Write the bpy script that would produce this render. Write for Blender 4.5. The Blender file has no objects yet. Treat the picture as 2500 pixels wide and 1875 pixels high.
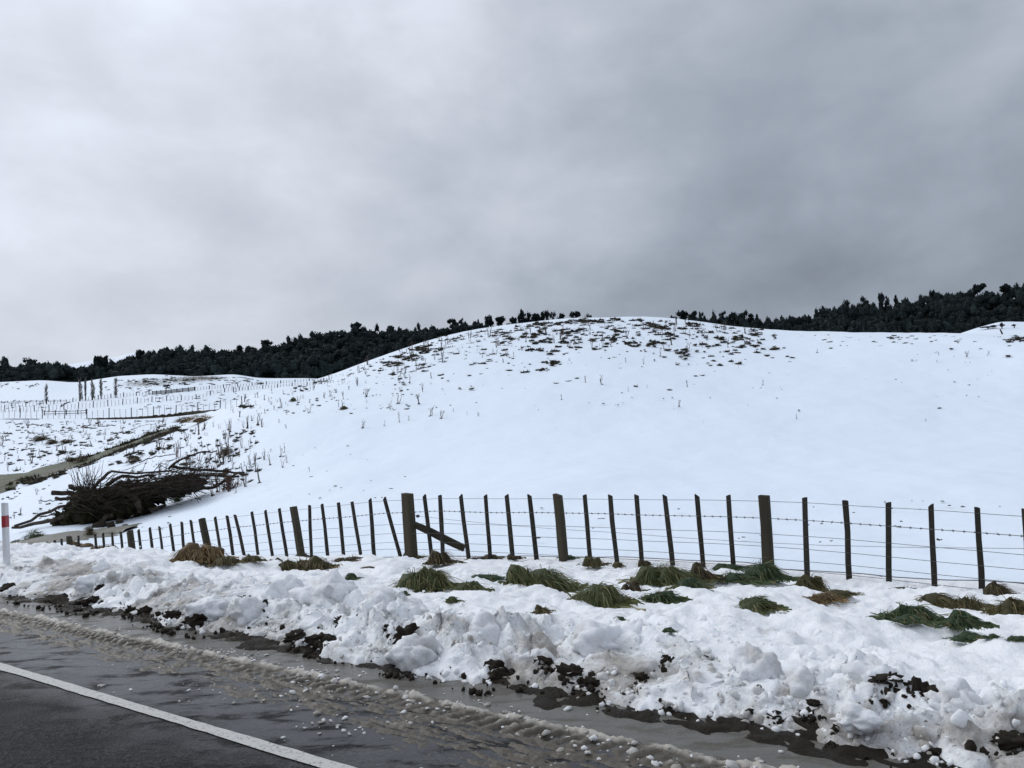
import bpy, math, random
import numpy as np
from mathutils import Matrix, Vector

rng = np.random.default_rng(11)
random.seed(5)
sc = bpy.context.scene
COL = sc.collection

# ------------------------------------------------------------------ camera
IW, IH, F = 2500.0, 1875.0, 1962.0
CAMZ = 1.3
PITCH = math.atan(118.0 / F)
ROLL = math.radians(2.5)
Xw = np.array([1.0, 0, 0])
FW = np.array([0, math.cos(PITCH), math.sin(PITCH)])
U0 = np.array([0, -math.sin(PITCH), math.cos(PITCH)])
RT = math.cos(ROLL) * Xw - math.sin(ROLL) * U0
UP = math.sin(ROLL) * Xw + math.cos(ROLL) * U0
cam_d = bpy.data.cameras.new('camera')
cam = bpy.data.objects.new('camera', cam_d)
COL.objects.link(cam)
cam_d.sensor_width = 36.0
cam_d.lens = F / IW * 36.0
cam_d.clip_start = 0.05
cam_d.clip_end = 5000
M = Matrix.Identity(4)
for i in range(3):
    M[i][0], M[i][1], M[i][2] = RT[i], UP[i], -FW[i]
M[2][3] = CAMZ
cam.matrix_world = M
sc.camera = cam

# ------------------------------------------------------------------ world, sun, exposure
SUN_EL, SUN_AZ = math.radians(38), math.radians(-55)      # azimuth from +Y towards +X
wd = bpy.data.worlds.new('World')
sc.world = wd
wd.use_nodes = True
nt = wd.node_tree
nt.nodes.clear()
def wn(kind, **kw):
    n = nt.nodes.new(kind)
    for k, v in kw.items():
        setattr(n, k, v)
    return n
def wmath(op, a, b=None, c=None):
    n = wn('ShaderNodeMath', operation=op)
    for i, v in enumerate((a, b, c)):
        if v is None: continue
        if isinstance(v, (int, float)): n.inputs[i].default_value = v
        else: nt.links.new(v, n.inputs[i])
    return n.outputs[0]
def wrange(v, a, b, c, d, smooth=True):
    n = wn('ShaderNodeMapRange')
    n.interpolation_type = 'SMOOTHSTEP' if smooth else 'LINEAR'
    nt.links.new(v, n.inputs[0])
    for i, q in enumerate((a, b, c, d)): n.inputs[i + 1].default_value = q
    return n.outputs[0]
tc = wn('ShaderNodeTexCoord')
sep = wn('ShaderNodeSeparateXYZ')
nt.links.new(tc.outputs['Generated'], sep.inputs[0])
dx, dy, dz = sep.outputs
dzc = wmath('MAXIMUM', dz, 0.0)
den = wmath('ADD', dzc, 0.30)
cx, cy = wmath('DIVIDE', dx, den), wmath('DIVIDE', dy, den)
comb = wn('ShaderNodeCombineXYZ')
nt.links.new(cx, comb.inputs[0]); nt.links.new(cy, comb.inputs[1])
def wnoise(scale, detail, rough, off, dist=0.0, stretch=(1, 1, 1), src=None):
    mp = wn('ShaderNodeMapping')
    mp.inputs['Location'].default_value = off
    mp.inputs['Scale'].default_value = stretch
    nt.links.new(src or comb.outputs[0], mp.inputs[0])
    n = wn('ShaderNodeTexNoise')
    n.inputs['Scale'].default_value = scale
    n.inputs['Detail'].default_value = detail
    n.inputs['Roughness'].default_value = rough
    n.inputs['Distortion'].default_value = dist
    nt.links.new(mp.outputs[0], n.inputs['Vector'])
    return n.outputs['Fac']
big = wnoise(0.62, 3, 0.5, (3.1, 1.7, 0.3), 0.3)
mid = wnoise(2.6, 5, 0.5, (7.3, 2.2, 1.1), 0.2, (1, 1, 1.7), tc.outputs['Generated'])
fine = wnoise(7.5, 6, 0.55, (1.3, 9.2, 2.0), 0.25, (1, 1, 1.6), tc.outputs['Generated'])
# an overcast deck: brighter towards the zenith, thinner towards the west (left), thicker to the east
cie = wmath('MULTIPLY_ADD', dzc, 0.40, 0.47)
side = wrange(dx, -0.62, 0.50, 1.27, 0.77)
L = wmath('MULTIPLY', cie, side)
L = wmath('MULTIPLY', L, wrange(big, 0.32, 0.68, 0.90, 1.10))
L = wmath('MULTIPLY', L, wrange(mid, 0.3, 0.7, 0.85, 1.17))
def cloud_mass(px, py, r0, r1, gain):
    # one thick (or thin) part of the deck, seen in the photograph, with ragged edges
    d = RT * (px - IW / 2) / F + UP * (IH / 2 - py) / F + FW
    d = d / np.linalg.norm(d)
    vd = wn('ShaderNodeVectorMath', operation='DISTANCE')
    nt.links.new(comb.outputs[0], vd.inputs[0])
    vd.inputs[1].default_value = (d[0] / (d[2] + .30), d[1] / (d[2] + .30), 0)
    q = wmath('ADD', vd.outputs['Value'], wmath('MULTIPLY', wmath('SUBTRACT', mid, .5), 1.6))
    return wrange(q, r0, r1, gain, 1.0)
L = wmath('MULTIPLY', L, cloud_mass(1950, 430, .05, .95, .84))
L = wmath('MULTIPLY', L, cloud_mass(1000, 270, .02, .60, 1.13))
L = wmath('MULTIPLY', L, cloud_mass(1650, 730, .02, .70, .87))
L = wmath('MULTIPLY', L, cloud_mass(600, 640, .02, .60, 1.08))
L = wmath('MULTIPLY', L, wrange(fine, 0.28, 0.72, 0.93, 1.07))
tint = wn('ShaderNodeMix', data_type='RGBA')
nt.links.new(wrange(L, 0.25, 0.75, 0, 1), tint.inputs[0])
tint.inputs[6].default_value = (0.83, 0.945, 1.14, 1)
tint.inputs[7].default_value = (0.915, 0.98, 1.10, 1)
vm = wn('ShaderNodeVectorMath', operation='SCALE')
nt.links.new(tint.outputs[2], vm.inputs[0]); nt.links.new(L, vm.inputs['Scale'])
bg_cloud = wn('ShaderNodeBackground')
nt.links.new(vm.outputs[0], bg_cloud.inputs[0])
bg_cloud.inputs[1].default_value = 1.0
sky = wn('ShaderNodeTexSky', sky_type='NISHITA')
sky.sun_disc = False
sky.sun_elevation = SUN_EL
sky.sun_rotation = SUN_AZ
bg_sky = wn('ShaderNodeBackground')
nt.links.new(sky.outputs[0], bg_sky.inputs[0])
bg_sky.inputs[1].default_value = 0.08
mixs = wn('ShaderNodeMixShader')
mixs.inputs[0].default_value = 0.96
nt.links.new(bg_sky.outputs[0], mixs.inputs[1]); nt.links.new(bg_cloud.outputs[0], mixs.inputs[2])
wo = wn('ShaderNodeOutputWorld')
nt.links.new(mixs.outputs[0], wo.inputs[0])

sun_d = bpy.data.lights.new('sun', 'SUN')
sun_d.energy = 1.0
sun_d.angle = math.radians(25)
sun_d.color = (1.0, 0.97, 0.93)
sun = bpy.data.objects.new('sun', sun_d)
COL.objects.link(sun)
sdir = Vector((math.sin(SUN_AZ) * math.cos(SUN_EL), math.cos(SUN_AZ) * math.cos(SUN_EL), math.sin(SUN_EL)))
sun.rotation_euler = (-sdir).to_track_quat('-Z', 'Y').to_euler()
sc.view_settings.view_transform = 'Standard'
sc.view_settings.look = 'None'
sc.view_settings.exposure = 0.0
sc.view_settings.gamma = 1.0

# ------------------------------------------------------------------ numpy helpers
def hash2(ix, iy, s):
    h = (ix.astype(np.int64) * 374761393 + iy.astype(np.int64) * 668265263 + s * 1442695041) & 0xffffffff
    h = ((h ^ (h >> 13)) * 1274126177) & 0xffffffff
    h = ((h ^ (h >> 15)) * 2246822519) & 0xffffffff
    h = h ^ (h >> 16)
    return (h & 0xffffff) / float(0xffffff)
def noise(x, y, s=0):
    x = np.asarray(x, float); y = np.asarray(y, float)
    ix, iy = np.floor(x), np.floor(y)
    fx, fy = x - ix, y - iy
    ux, uy = fx * fx * fx * (fx * (fx * 6 - 15) + 10), fy * fy * fy * (fy * (fy * 6 - 15) + 10)
    def g(ox, oy):
        a = hash2(ix + ox, iy + oy, s) * 2 * math.pi
        return np.cos(a) * (fx - ox) + np.sin(a) * (fy - oy)
    a, b, c, d = g(0, 0), g(1, 0), g(0, 1), g(1, 1)
    return ((a + (b - a) * ux) * (1 - uy) + (c + (d - c) * ux) * uy) * 1.5
def fbm(x, y, s=0, o=4, r=0.5):
    t, amp = 0, 1.0
    for i in range(o):
        t = t + amp * noise(x * 2 ** i, y * 2 ** i, s + i * 17)
        amp *= r
    return t
def bumps(x, y, s=0, rmin=0.3, rmax=0.75, dens=1.0):
    """rounded lumps, one per cell: height 0..rmax"""
    ix, iy = np.floor(x), np.floor(y)
    h = np.zeros_like(x)
    for ox in (-1, 0, 1):
        for oy in (-1, 0, 1):
            cx_, cy_ = ix + ox, iy + oy
            px_ = cx_ + hash2(cx_, cy_, s); py_ = cy_ + hash2(cx_, cy_, s + 1)
            r = rmin + (rmax - rmin) * hash2(cx_, cy_, s + 2) ** 2
            r = np.where(hash2(cx_, cy_, s + 3) < dens, r, 0)
            d2 = (x - px_) ** 2 + (y - py_) ** 2
            h = np.maximum(h, np.sqrt(np.maximum(r * r - d2, 0)))
    return h
def sstep(a, b, x):
    t = np.clip((x - a) / (b - a), 0, 1)
    return t * t * (3 - 2 * t)
def pchip(xk, yk, x):
    xk = np.asarray(xk, float); yk = np.asarray(yk, float); x = np.clip(np.asarray(x, float), xk[0], xk[-1])
    h = np.diff(xk); d = np.diff(yk) / h
    m = np.zeros_like(yk)
    m[0], m[-1] = d[0], d[-1]
    w1, w2 = 2 * h[1:] + h[:-1], h[1:] + 2 * h[:-1]
    ok = d[:-1] * d[1:] > 0
    with np.errstate(divide='ignore', invalid='ignore'):
        m[1:-1] = np.where(ok, (w1 + w2) / (w1 / d[:-1] + w2 / d[1:]), 0)
    i = np.clip(np.searchsorted(xk, x) - 1, 0, len(h) - 1)
    t = (x - xk[i]) / h[i]
    return ((1 + 2 * t) * (1 - t) ** 2 * yk[i] + t * (1 - t) ** 2 * h[i] * m[i]
            + t * t * (3 - 2 * t) * yk[i + 1] + t * t * (t - 1) * h[i] * m[i + 1])
def ray(px, py):
    d = np.multiply.outer((np.asarray(px, float) - IW / 2) / F, RT) + np.multiply.outer((IH / 2 - np.asarray(py, float)) / F, UP) + FW
    return d
def ae(px, py):
    d = ray(px, py)
    return d[..., 0] / d[..., 1], d[..., 2] / d[..., 1]
def at(px, py, Y):
    d = ray(px, py)
    return np.array([d[0] / d[1] * Y, Y, CAMZ + d[2] / d[1] * Y])

# road frame: t runs along the road away to the left, nn across it towards the fence
dv = ray(-1500.0, 1175.0); dv[2] = 0; dv /= np.linalg.norm(dv)
TX, TY = dv[0], dv[1]
NX, NY = TY, -TX
NFENCE = 11.4
def tn(x, y): return TX * x + TY * y, NX * x + NY * y
def xy(t, n): return TX * t + NX * n, TY * t + NY * n
def on_plane_n(px, py, n=NFENCE):
    """point where the pixel's ray meets the upright plane nn = n"""
    d = ray(px, py)
    k = n / (NX * d[0] + NY * d[1])
    return d * k + np.array([0, 0, CAMZ])

# ------------------------------------------------------------------ the near fence as seen: top x, top y, foot x, thick?
P = []
for s in ((80, 1337, 82, 0), (97, 1330, 100, 0), (115, 1324, 118, 0), (133, 1319, 137, 0), (150, 1316, 154, 0), (169, 1310, 174, 1),
          (191, 1308, 196, 0), (232, 1304, 241, 0), (252, 1303, 261, 0), (273, 1301, 283, 0), (295, 1299, 306, 0), (317, 1297, 330, 1),
          (338, 1294, 350, 0), (366, 1289, 378, 0), (389, 1286, 401, 0), (415, 1280, 430, 0), (443, 1275, 453, 0),
          (466, 1271, 482, 0), (493, 1266, 516, 1), (525, 1263, 544, 0), (554, 1259, 573, 0), (574, 1257, 601, 0),
          (614, 1250, 634, 0), (647, 1247, 668, 0), (681, 1242, 703, 0), (716, 1237, 738, 1), (755, 1234, 762, 0),
          (786, 1231, 802, 0), (827, 1227, 841, 0), (860, 1225, 884, 0), (903, 1219, 915, 0), (938, 1217, 981, 0),
          (994, 1205, 1006, 1), (1036, 1210, 1056, 0), (1074, 1209, 1083, 0), (1125, 1210, 1146, 0), (1185, 1209, 1198, 0),
          (1237, 1209, 1254, 0), (1293, 1209, 1311, 0), (1361, 1208, 1378, 1), (1428, 1208, 1442, 0), (1489, 1209, 1507, 0),
          (1553, 1209, 1569, 0), (1623, 1210, 1643, 0), (1701, 1210, 1717, 0), (1779, 1209, 1791, 0), (1865, 1210, 1877, 1),
          (1964, 1215, 1970, 0), (2064, 1222, 2072, 0), (2169, 1227, 2169, 0), (2272, 1233, 2280, 0), (2386, 1239, 2394, 0),
          (2510, 1247, 2518, 1), (2640, 1256, 2650, 0), (2780, 1266, 2788, 0), (2930, 1278, 2940, 0)):
    P.append(s)
tops = np.array([on_plane_n(p[0], p[1]) for p in P])
feet = np.array([on_plane_n(p[2], 1400) for p in P])
tt_feet = np.array([tn(f[0], f[1])[0] for f in feet])
tt_tops = np.array([tn(f[0], f[1])[0] for f in tops])
# ground under the fence, from where the feet show
gf = [(2900, 1478), (2518, 1442), (2394, 1434), (2280, 1431), (2169, 1424), (2072, 1414), (1877, 1402), (1791, 1385), (1643, 1379), (1507, 1371),
      (1378, 1371), (1254, 1367), (1146, 1368), (1006, 1366), (884, 1369), (762, 1368), (634, 1371), (516, 1376), (330, 1397), (174, 1412)]
gp = np.array([on_plane_n(*g) for g in gf])
gt = tn(gp[:, 0], gp[:, 1])[0]
o = np.argsort(gt)
ZF_T = np.concatenate([[-20], gt[o], [60]]); ZF_Z = np.concatenate([[gp[o][0, 2] - .1], gp[o][:, 2], [gp[o][-1, 2] - .3]])
def zf(t): return pchip(ZF_T, ZF_Z, t)

# ------------------------------------------------------------------ ground shape beyond the fence: lines of (px, py, depth)
def line(pts):
    pts = np.array(pts, float)
    a, e = ae(pts[:, 0], pts[:, 1])
    o = np.argsort(a)
    return a[o], pts[o, 2], e[o]
LINES = [line(p) for p in (
    [(-900, 1345, 44), (-300, 1330, 42), (0, 1318, 40), (130, 1308, 38), (250, 1300, 38), (400, 1265, 39), (600, 1205, 40), (900, 1145, 40), (1300, 1125, 36), (1900, 1140, 31), (2500, 1165, 27), (3600, 1215, 22)],
    [(-900, 1195, 72), (-300, 1190, 72), (0, 1165, 72), (120, 1140, 73), (260, 1105, 74), (430, 1062, 72), (560, 1035, 64), (700, 1010, 60), (900, 985, 58), (1300, 950, 56), (1900, 965, 52), (2500, 1000, 46), (3600, 1090, 36)],
    [(-900, 1090, 105), (-300, 1080, 105), (0, 1066, 102), (120, 1060, 100), (260, 1050, 96), (430, 1034, 92), (500, 1011, 90), (560, 987, 90), (640, 957, 90), (720, 941, 92), (800, 919, 94), (900, 883, 96), (1000, 849, 98), (1100, 819, 100), (1200, 800, 101), (1300, 787, 101), (1400, 779, 101), (1500, 775, 100), (1600, 776, 98), (1700, 785, 96), (1800, 797, 92), (1950, 810, 86), (2100, 813, 80), (2250, 814, 75), (2400, 817, 70), (2500, 823, 66), (2800, 850, 60), (3600, 940, 50)],
    [(-900, 1038, 140), (-300, 1030, 140), (0, 1022, 135), (120, 1022, 135), (260, 1021, 135), (430, 1015, 135), (520, 1003, 135), (600, 990, 135), (700, 975, 135), (900, 925, 135), (1200, 840, 135), (1500, 815, 135), (1950, 835, 130), (2500, 850, 120), (3600, 960, 100)],
    [(-900, 1000, 185), (-300, 990, 185), (0, 988, 185), (120, 984, 185), (260, 974, 185), (430, 962, 185), (560, 956, 190), (700, 943, 195), (830, 937, 195), (1000, 930, 190), (1200, 880, 190), (1500, 860, 190), (1950, 865, 180), (2250, 845, 165), (2340, 826, 160), (2500, 812, 160), (2800, 812, 160), (3600, 900, 150)],
    [(-900, 945, 235), (-300, 936, 235), (0, 933, 235), (90, 929, 235), (190, 933, 235), (245, 925, 235), (300, 918, 235), (360, 915, 235), (430, 917, 238), (480, 919, 240), (560, 916, 245), (640, 924, 245), (740, 925, 245), (830, 926, 245), (1000, 920, 240), (1500, 880, 230), (2100, 850, 210), (2300, 829, 195), (2340, 816, 190), (2400, 797, 190), (2450, 786, 190), (2500, 786, 190), (2600, 786, 190), (2900, 800, 190), (3600, 860, 190)],
    [(-900, 962, 300), (0, 950, 300), (400, 940, 300), (830, 945, 300), (1500, 900, 300), (2300, 850, 270), (2500, 815, 260), (3600, 880, 260)],
)]
NL = 11.9
def field(x, y):
    x = np.asarray(x, float); y = np.asarray(y, float)
    a = x / y
    Y0 = NL / np.maximum(NX * a + NY, 0.05)
    Z0 = zf(TX * a * Y0 + TY * Y0)
    Ys, Zs = [Y0], [Z0]
    for la, lY, le in LINES:
        Y = np.maximum(pchip(la, lY, a), Ys[-1] + 3.0)
        Ys.append(Y); Zs.append(CAMZ + pchip(la, le, a) * Y)
    Ys, Zs = np.array(Ys), np.array(Zs)
    h = np.diff(Ys, axis=0); d = np.diff(Zs, axis=0) / h
    m = np.zeros_like(Ys)
    m[0], m[-1] = d[0] * 0.7, d[-1]
    m[1:-1] = np.where(d[:-1] * d[1:] > 0, 2 * d[:-1] * d[1:] / np.where(np.abs(d[:-1] + d[1:]) < 1e-9, 1e-9, d[:-1] + d[1:]), 0)
    out = np.zeros_like(a)
    yy = np.clip(y, Ys[0], Ys[-1])
    for i in range(len(h)):
        k = (yy >= Ys[i]) & (yy <= Ys[i + 1])
        t = (yy - Ys[i]) / h[i]
        v = ((1 + 2 * t) * (1 - t) ** 2 * Zs[i] + t * (1 - t) ** 2 * h[i] * m[i] + t * t * (3 - 2 * t) * Zs[i + 1] + t * t * (t - 1) * h[i] * m[i + 1])
        out = np.where(k, v, out)
    return out
def field_rows(a):
    Y0 = NL / np.maximum(NX * a + NY, 0.05)
    Ys = [Y0]
    for la, lY, le in LINES:
        Ys.append(np.maximum(pchip(la, lY, a), Ys[-1] + 3.0))
    return np.array(Ys)
def verge_smooth(t, n):
    t = np.asarray(t, float); n = np.asarray(n, float)
    z1 = zf(t)
    s9 = np.interp(t, [-20, 0, 8, 12, 14, 17, 21, 26, 60], [-.62, -.55, -.53, -.74, -.86, -.94, -1.03, -1.16, -1.7])
    s9 = np.maximum(s9, z1 + 0.1)
    a = 0.10 + (s9 - 0.10) * sstep(3.8, 9.6, n) * 0.5 + (s9 - 0.10) * 0.5 * np.clip((n - 4.2) / 4.8, 0, 1)
    z = np.where(n < 9, a, s9 + (z1 - s9) * sstep(8.6, 11.4, n))
    k = sstep(8.2, 9.8, n)
    z = a * (1 - k) + (s9 + (z1 - s9) * sstep(8.6, 11.2, n)) * k
    return z
def edge_n(t):
    return 3.37 + 0.10 * noise(t * 0.7, t * 0 + 3.3, 5) + 0.07 * noise(t * 2.6, t * 0 + 1.3, 6) + 0.04 * noise(t * 8, t * 0, 8)
def verge_h(t, n):
    t = np.asarray(t, float); n = np.asarray(n, float)
    z = verge_smooth(t, n)
    rough = np.exp(-((n - 3.75) / 0.75) ** 2) + (0.16 + 0.40 * sstep(6, 12, t)) * sstep(9.5, 5.0, n)
    patch = np.clip(0.8 + 0.9 * fbm(t * 0.7, n * 0.9, 31, 3), 0.3, 1.6)
    w = rough * patch
    wt, wnn = t + 0.07 * noise(t * 2.6, n * 2.6, 61) + .02 * noise(t * 9, n * 9, 63), n + 0.07 * noise(t * 2.6, n * 2.6, 62) + .02 * noise(t * 9, n * 9, 64)
    l = (0.115 * np.abs(noise(wt * 1.9, wnn * 2.3, 3)) + 0.085 * np.abs(noise(wt * 4.3, wnn * 4.9, 13)) + 0.070 * np.abs(noise(wt * 9.1, wnn * 9.7, 23))
         + 0.048 * np.abs(noise(wt * 17, wnn * 18, 27)) + 0.026 * np.abs(noise(wt * 31, wnn * 31, 29)))
    l = l + 0.05 * fbm(t * 1.4, n * 1.6, 41, 3) - 0.055
    z = z + w * l
    bankup = 0.05 * np.exp(-((n - 4.1) / 0.4) ** 2) * fbm(t * .8, n * .6, 77, 3)
    z = z + bankup
    z = z + (0.09 * fbm(t * 0.6, n * 0.8, 51, 3) + 0.045 * fbm(t * 1.8, n * 2.0, 52, 4, .55)) * sstep(4, 5.2, n) * sstep(12, 10.8, n) + 0.020 * fbm(t * 5, n * 5, 53, 4, .6) * sstep(4, 5, n)
    # trodden / drip pits on the smooth part
    pits = bumps(t / 0.26, n / 0.30, 91, .12, .36, .5) + .6 * bumps(t / 0.12, n / 0.14, 95, .12, .36, .35)
    z = z - 0.17 * pits * sstep(4.4, 5.4, n) * sstep(12.5, 11.0, n)
    e = edge_n(t)
    r = sstep(e - 0.02, e + 0.45, n) * 0.55 + 0.45 * sstep(e - .03, e + .06, n)
    return -0.06 + (z + 0.06) * r
def shove(t, n):
    # sideways push that folds the heightfield into overhanging lumps on the ploughed face
    k = .045 * np.exp(-((n - 3.8) / 0.7) ** 2) + .012 * sstep(9, 5, n)
    return t + k * (noise(t * 6, n * 6, 71) + .6 * noise(t * 14, n * 14, 72)), n + k * (noise(t * 6, n * 6, 73) + .6 * noise(t * 14, n * 14, 74))
def ground(x, y):
    t, n = tn(x, y)
    zv = verge_smooth(t, n)
    return np.where(n < 3.2, 0.0, np.where(n < NL, zv, field(x, y)))
def hit(px, py):
    """first place where the pixel's ray meets the ground"""
    a, e = ae(px, py)
    Y = np.geomspace(2.2, 298, 420)
    g = ground(a * Y, Y) - (CAMZ + e * Y)
    k = np.nonzero(g > 0)[0]
    if len(k) == 0: return None
    k = k[0]
    if k == 0: Yh = Y[0]
    else:
        Y = np.linspace(Y[k - 1], Y[k], 12); g = ground(a * Y, Y) - (CAMZ + e * Y)
        k = max(1, int(np.nonzero(g > 0)[0][0]) if (g > 0).any() else 11)
        Yh = Y[k - 1] + (Y[k] - Y[k - 1]) * (-g[k - 1]) / (g[k] - g[k - 1])
    return np.array([a * Yh, Yh, float(ground(a * Yh, Yh))])
def px2m(p): return p[1] / F      # metres per photo pixel at a point's depth

# ------------------------------------------------------------------ mesh helpers
def mesh_np(name, V, Fc, smooth=True, attrs=None):
    me = bpy.data.meshes.new(name)
    V = np.ascontiguousarray(V, dtype=np.float32)
    me.vertices.add(len(V)); me.vertices.foreach_set('co', V.ravel())
    fl = Fc if isinstance(Fc, list) else [Fc]
    fl = [np.asarray(f, dtype=np.int32) for f in fl if len(f)]
    tot = sum(f.size for f in fl); nf = sum(len(f) for f in fl)
    me.loops.add(tot); me.polygons.add(nf)
    me.loops.foreach_set('vertex_index', np.concatenate([f.ravel() for f in fl]))
    sizes = np.concatenate([np.full(len(f), f.shape[1], np.int32) for f in fl])
    st = np.concatenate([[0], np.cumsum(sizes)[:-1]]).astype(np.int32)
    me.polygons.foreach_set('loop_start', st)
    me.polygons.foreach_set('loop_total', sizes)
    me.polygons.foreach_set('use_smooth', np.full(nf, smooth, dtype=bool))
    if attrs:
        for k, v in attrs.items():
            at_ = me.attributes.new(k, 'FLOAT', 'POINT')
            at_.data.foreach_set('value', np.ascontiguousarray(v, dtype=np.float32))
    me.update(calc_edges=True)
    return me
def ob(name, me, mat=None, parent=None, label=None, cat=None, group=None, kind=None, loc=None):
    o = bpy.data.objects.new(name, me)
    COL.objects.link(o)
    if mat is not None and me is not None and not me.materials: me.materials.append(mat)
    if parent is not None: o.parent = parent
    if loc is not None: o.location = loc
    if label: o['label'] = label
    if cat: o['category'] = cat
    if group: o['group'] = group
    if kind: o['kind'] = kind
    return o
def grid_faces(nr, nc):
    i = np.arange(nr - 1)[:, None] * nc + np.arange(nc - 1)[None, :]
    i = i.ravel()
    return np.stack([i, i + 1, i + nc + 1, i + nc], 1)
def fix_up(V, Fq):
    a, b, c = V[Fq[0][0]], V[Fq[0][1]], V[Fq[0][2]]
    return Fq if np.cross(b - a, c - a)[2] > 0 else Fq[:, ::-1]
class MB:
    def __init__(s): s.V, s.T, s.Q, s.n = [], [], [], 0
    def add(s, V, T=None, Q=None):
        if T is not None and len(T): s.T.append(np.asarray(T) + s.n)
        if Q is not None and len(Q): s.Q.append(np.asarray(Q) + s.n)
        s.V.append(np.asarray(V, float)); s.n += len(V)
    def tube(s, pts, rad, k=6, cap=True):
        pts = np.asarray(pts, float); m = len(pts)
        rad = np.broadcast_to(np.asarray(rad, float), (m,))
        d = np.gradient(pts, axis=0); d /= np.linalg.norm(d, axis=1)[:, None] + 1e-12
        up = np.array([0.3, 0.2, 1.0]) if abs(d[0][2]) < .9 else np.array([1.0, .2, 0])
        u = np.cross(d, up); u /= np.linalg.norm(u, axis=1)[:, None] + 1e-12
        v = np.cross(d, u)
        an = np.arange(k) * 2 * math.pi / k
        V = pts[:, None, :] + rad[:, None, None] * (np.cos(an)[None, :, None] * u[:, None, :] + np.sin(an)[None, :, None] * v[:, None, :])
        V = V.reshape(-1, 3)
        i = np.arange(m - 1)[:, None] * k; j = np.arange(k)[None, :]; j2 = (j + 1) % k
        Q = np.stack([i + j, i + j2, i + k + j2, i + k + j], -1).reshape(-1, 4)
        T = []
        if cap:
            for q in range(1, k - 1):
                T.append((0, q + 1, q) if False else (0, q, q + 1)); b = (m - 1) * k; T.append((b, b + q + 1, b + q))
        s.add(V, T, Q[:, ::-1])
    def build(s, name, smooth=True):
        return mesh_np(name, np.concatenate(s.V), ([np.concatenate(s.T)] if s.T else []) + ([np.concatenate(s.Q)] if s.Q else []), smooth)
def ico(sub):
    import bmesh
    bm = bmesh.new(); bmesh.ops.create_icosphere(bm, subdivisions=sub, radius=1.0)
    V = np.array([v.co[:] for v in bm.verts]); T = np.array([[v.index for v in f.verts] for f in bm.faces]); bm.free()
    return V, T
ICO = {k: ico(k) for k in (1, 2, 3, 4)}
def lump(sub, seed, amp=.3, fr=1.3, flat=(1, 1, 1), fine=0.0, ff=5):
    V, T = ICO[sub]
    o = seed * 7.31
    nz = fbm(V[:, 0] * fr + o + V[:, 2] * .7, V[:, 1] * fr - o + V[:, 2] * 1.1, seed, 3) + .6 * fbm(V[:, 2] * fr + o, V[:, 0] * fr + o, seed + 5, 2)
    r = 1 + amp * nz
    if fine: r = r + fine * fbm(V[:, 0] * ff + o + V[:, 2] * 3, V[:, 1] * ff + V[:, 2] * 2, seed + 9, 2)
    return V * r[:, None] * np.array(flat), T
def rotmats(n, tilt=math.pi):
    yaw = rng.uniform(0, 2 * math.pi, n); ti = rng.uniform(-tilt, tilt, n); ro = rng.uniform(-tilt, tilt, n)
    cz, sz, cxx, sx, cyy, sy = np.cos(yaw), np.sin(yaw), np.cos(ti), np.sin(ti), np.cos(ro), np.sin(ro)
    Z = np.zeros(n); O = np.ones(n)
    Rz = np.stack([cz, -sz, Z, sz, cz, Z, Z, Z, O], 1).reshape(n, 3, 3)
    Rx = np.stack([O, Z, Z, Z, cxx, -sx, Z, sx, cxx], 1).reshape(n, 3, 3)
    Ry = np.stack([cyy, Z, sy, Z, O, Z, -sy, Z, cyy], 1).reshape(n, 3, 3)
    return Rz @ Rx @ Ry
def merge(protos, pos, scl, R, attr=None):
    """copies of prototypes joined into one vertex / triangle array"""
    n = len(pos); which = rng.integers(0, len(protos), n)
    VV, TT, AA, off = [], [], [], 0
    for k, (V, T) in enumerate(protos):
        idx = np.nonzero(which == k)[0]
        if not len(idx): continue
        W = np.einsum('nij,nvj->nvi', R[idx], V[None] * scl[idx][:, None, :]) + pos[idx][:, None, :]
        TT.append((T[None] + (np.arange(len(idx)) * len(V))[:, None, None] + off).reshape(-1, T.shape[1]))
        VV.append(W.reshape(-1, 3)); off += W.shape[0] * W.shape[1]
        if attr is not None: AA.append(np.repeat(attr[idx], len(V)))
    return np.concatenate(VV), np.concatenate(TT), (np.concatenate(AA) if attr is not None else None)

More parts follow.
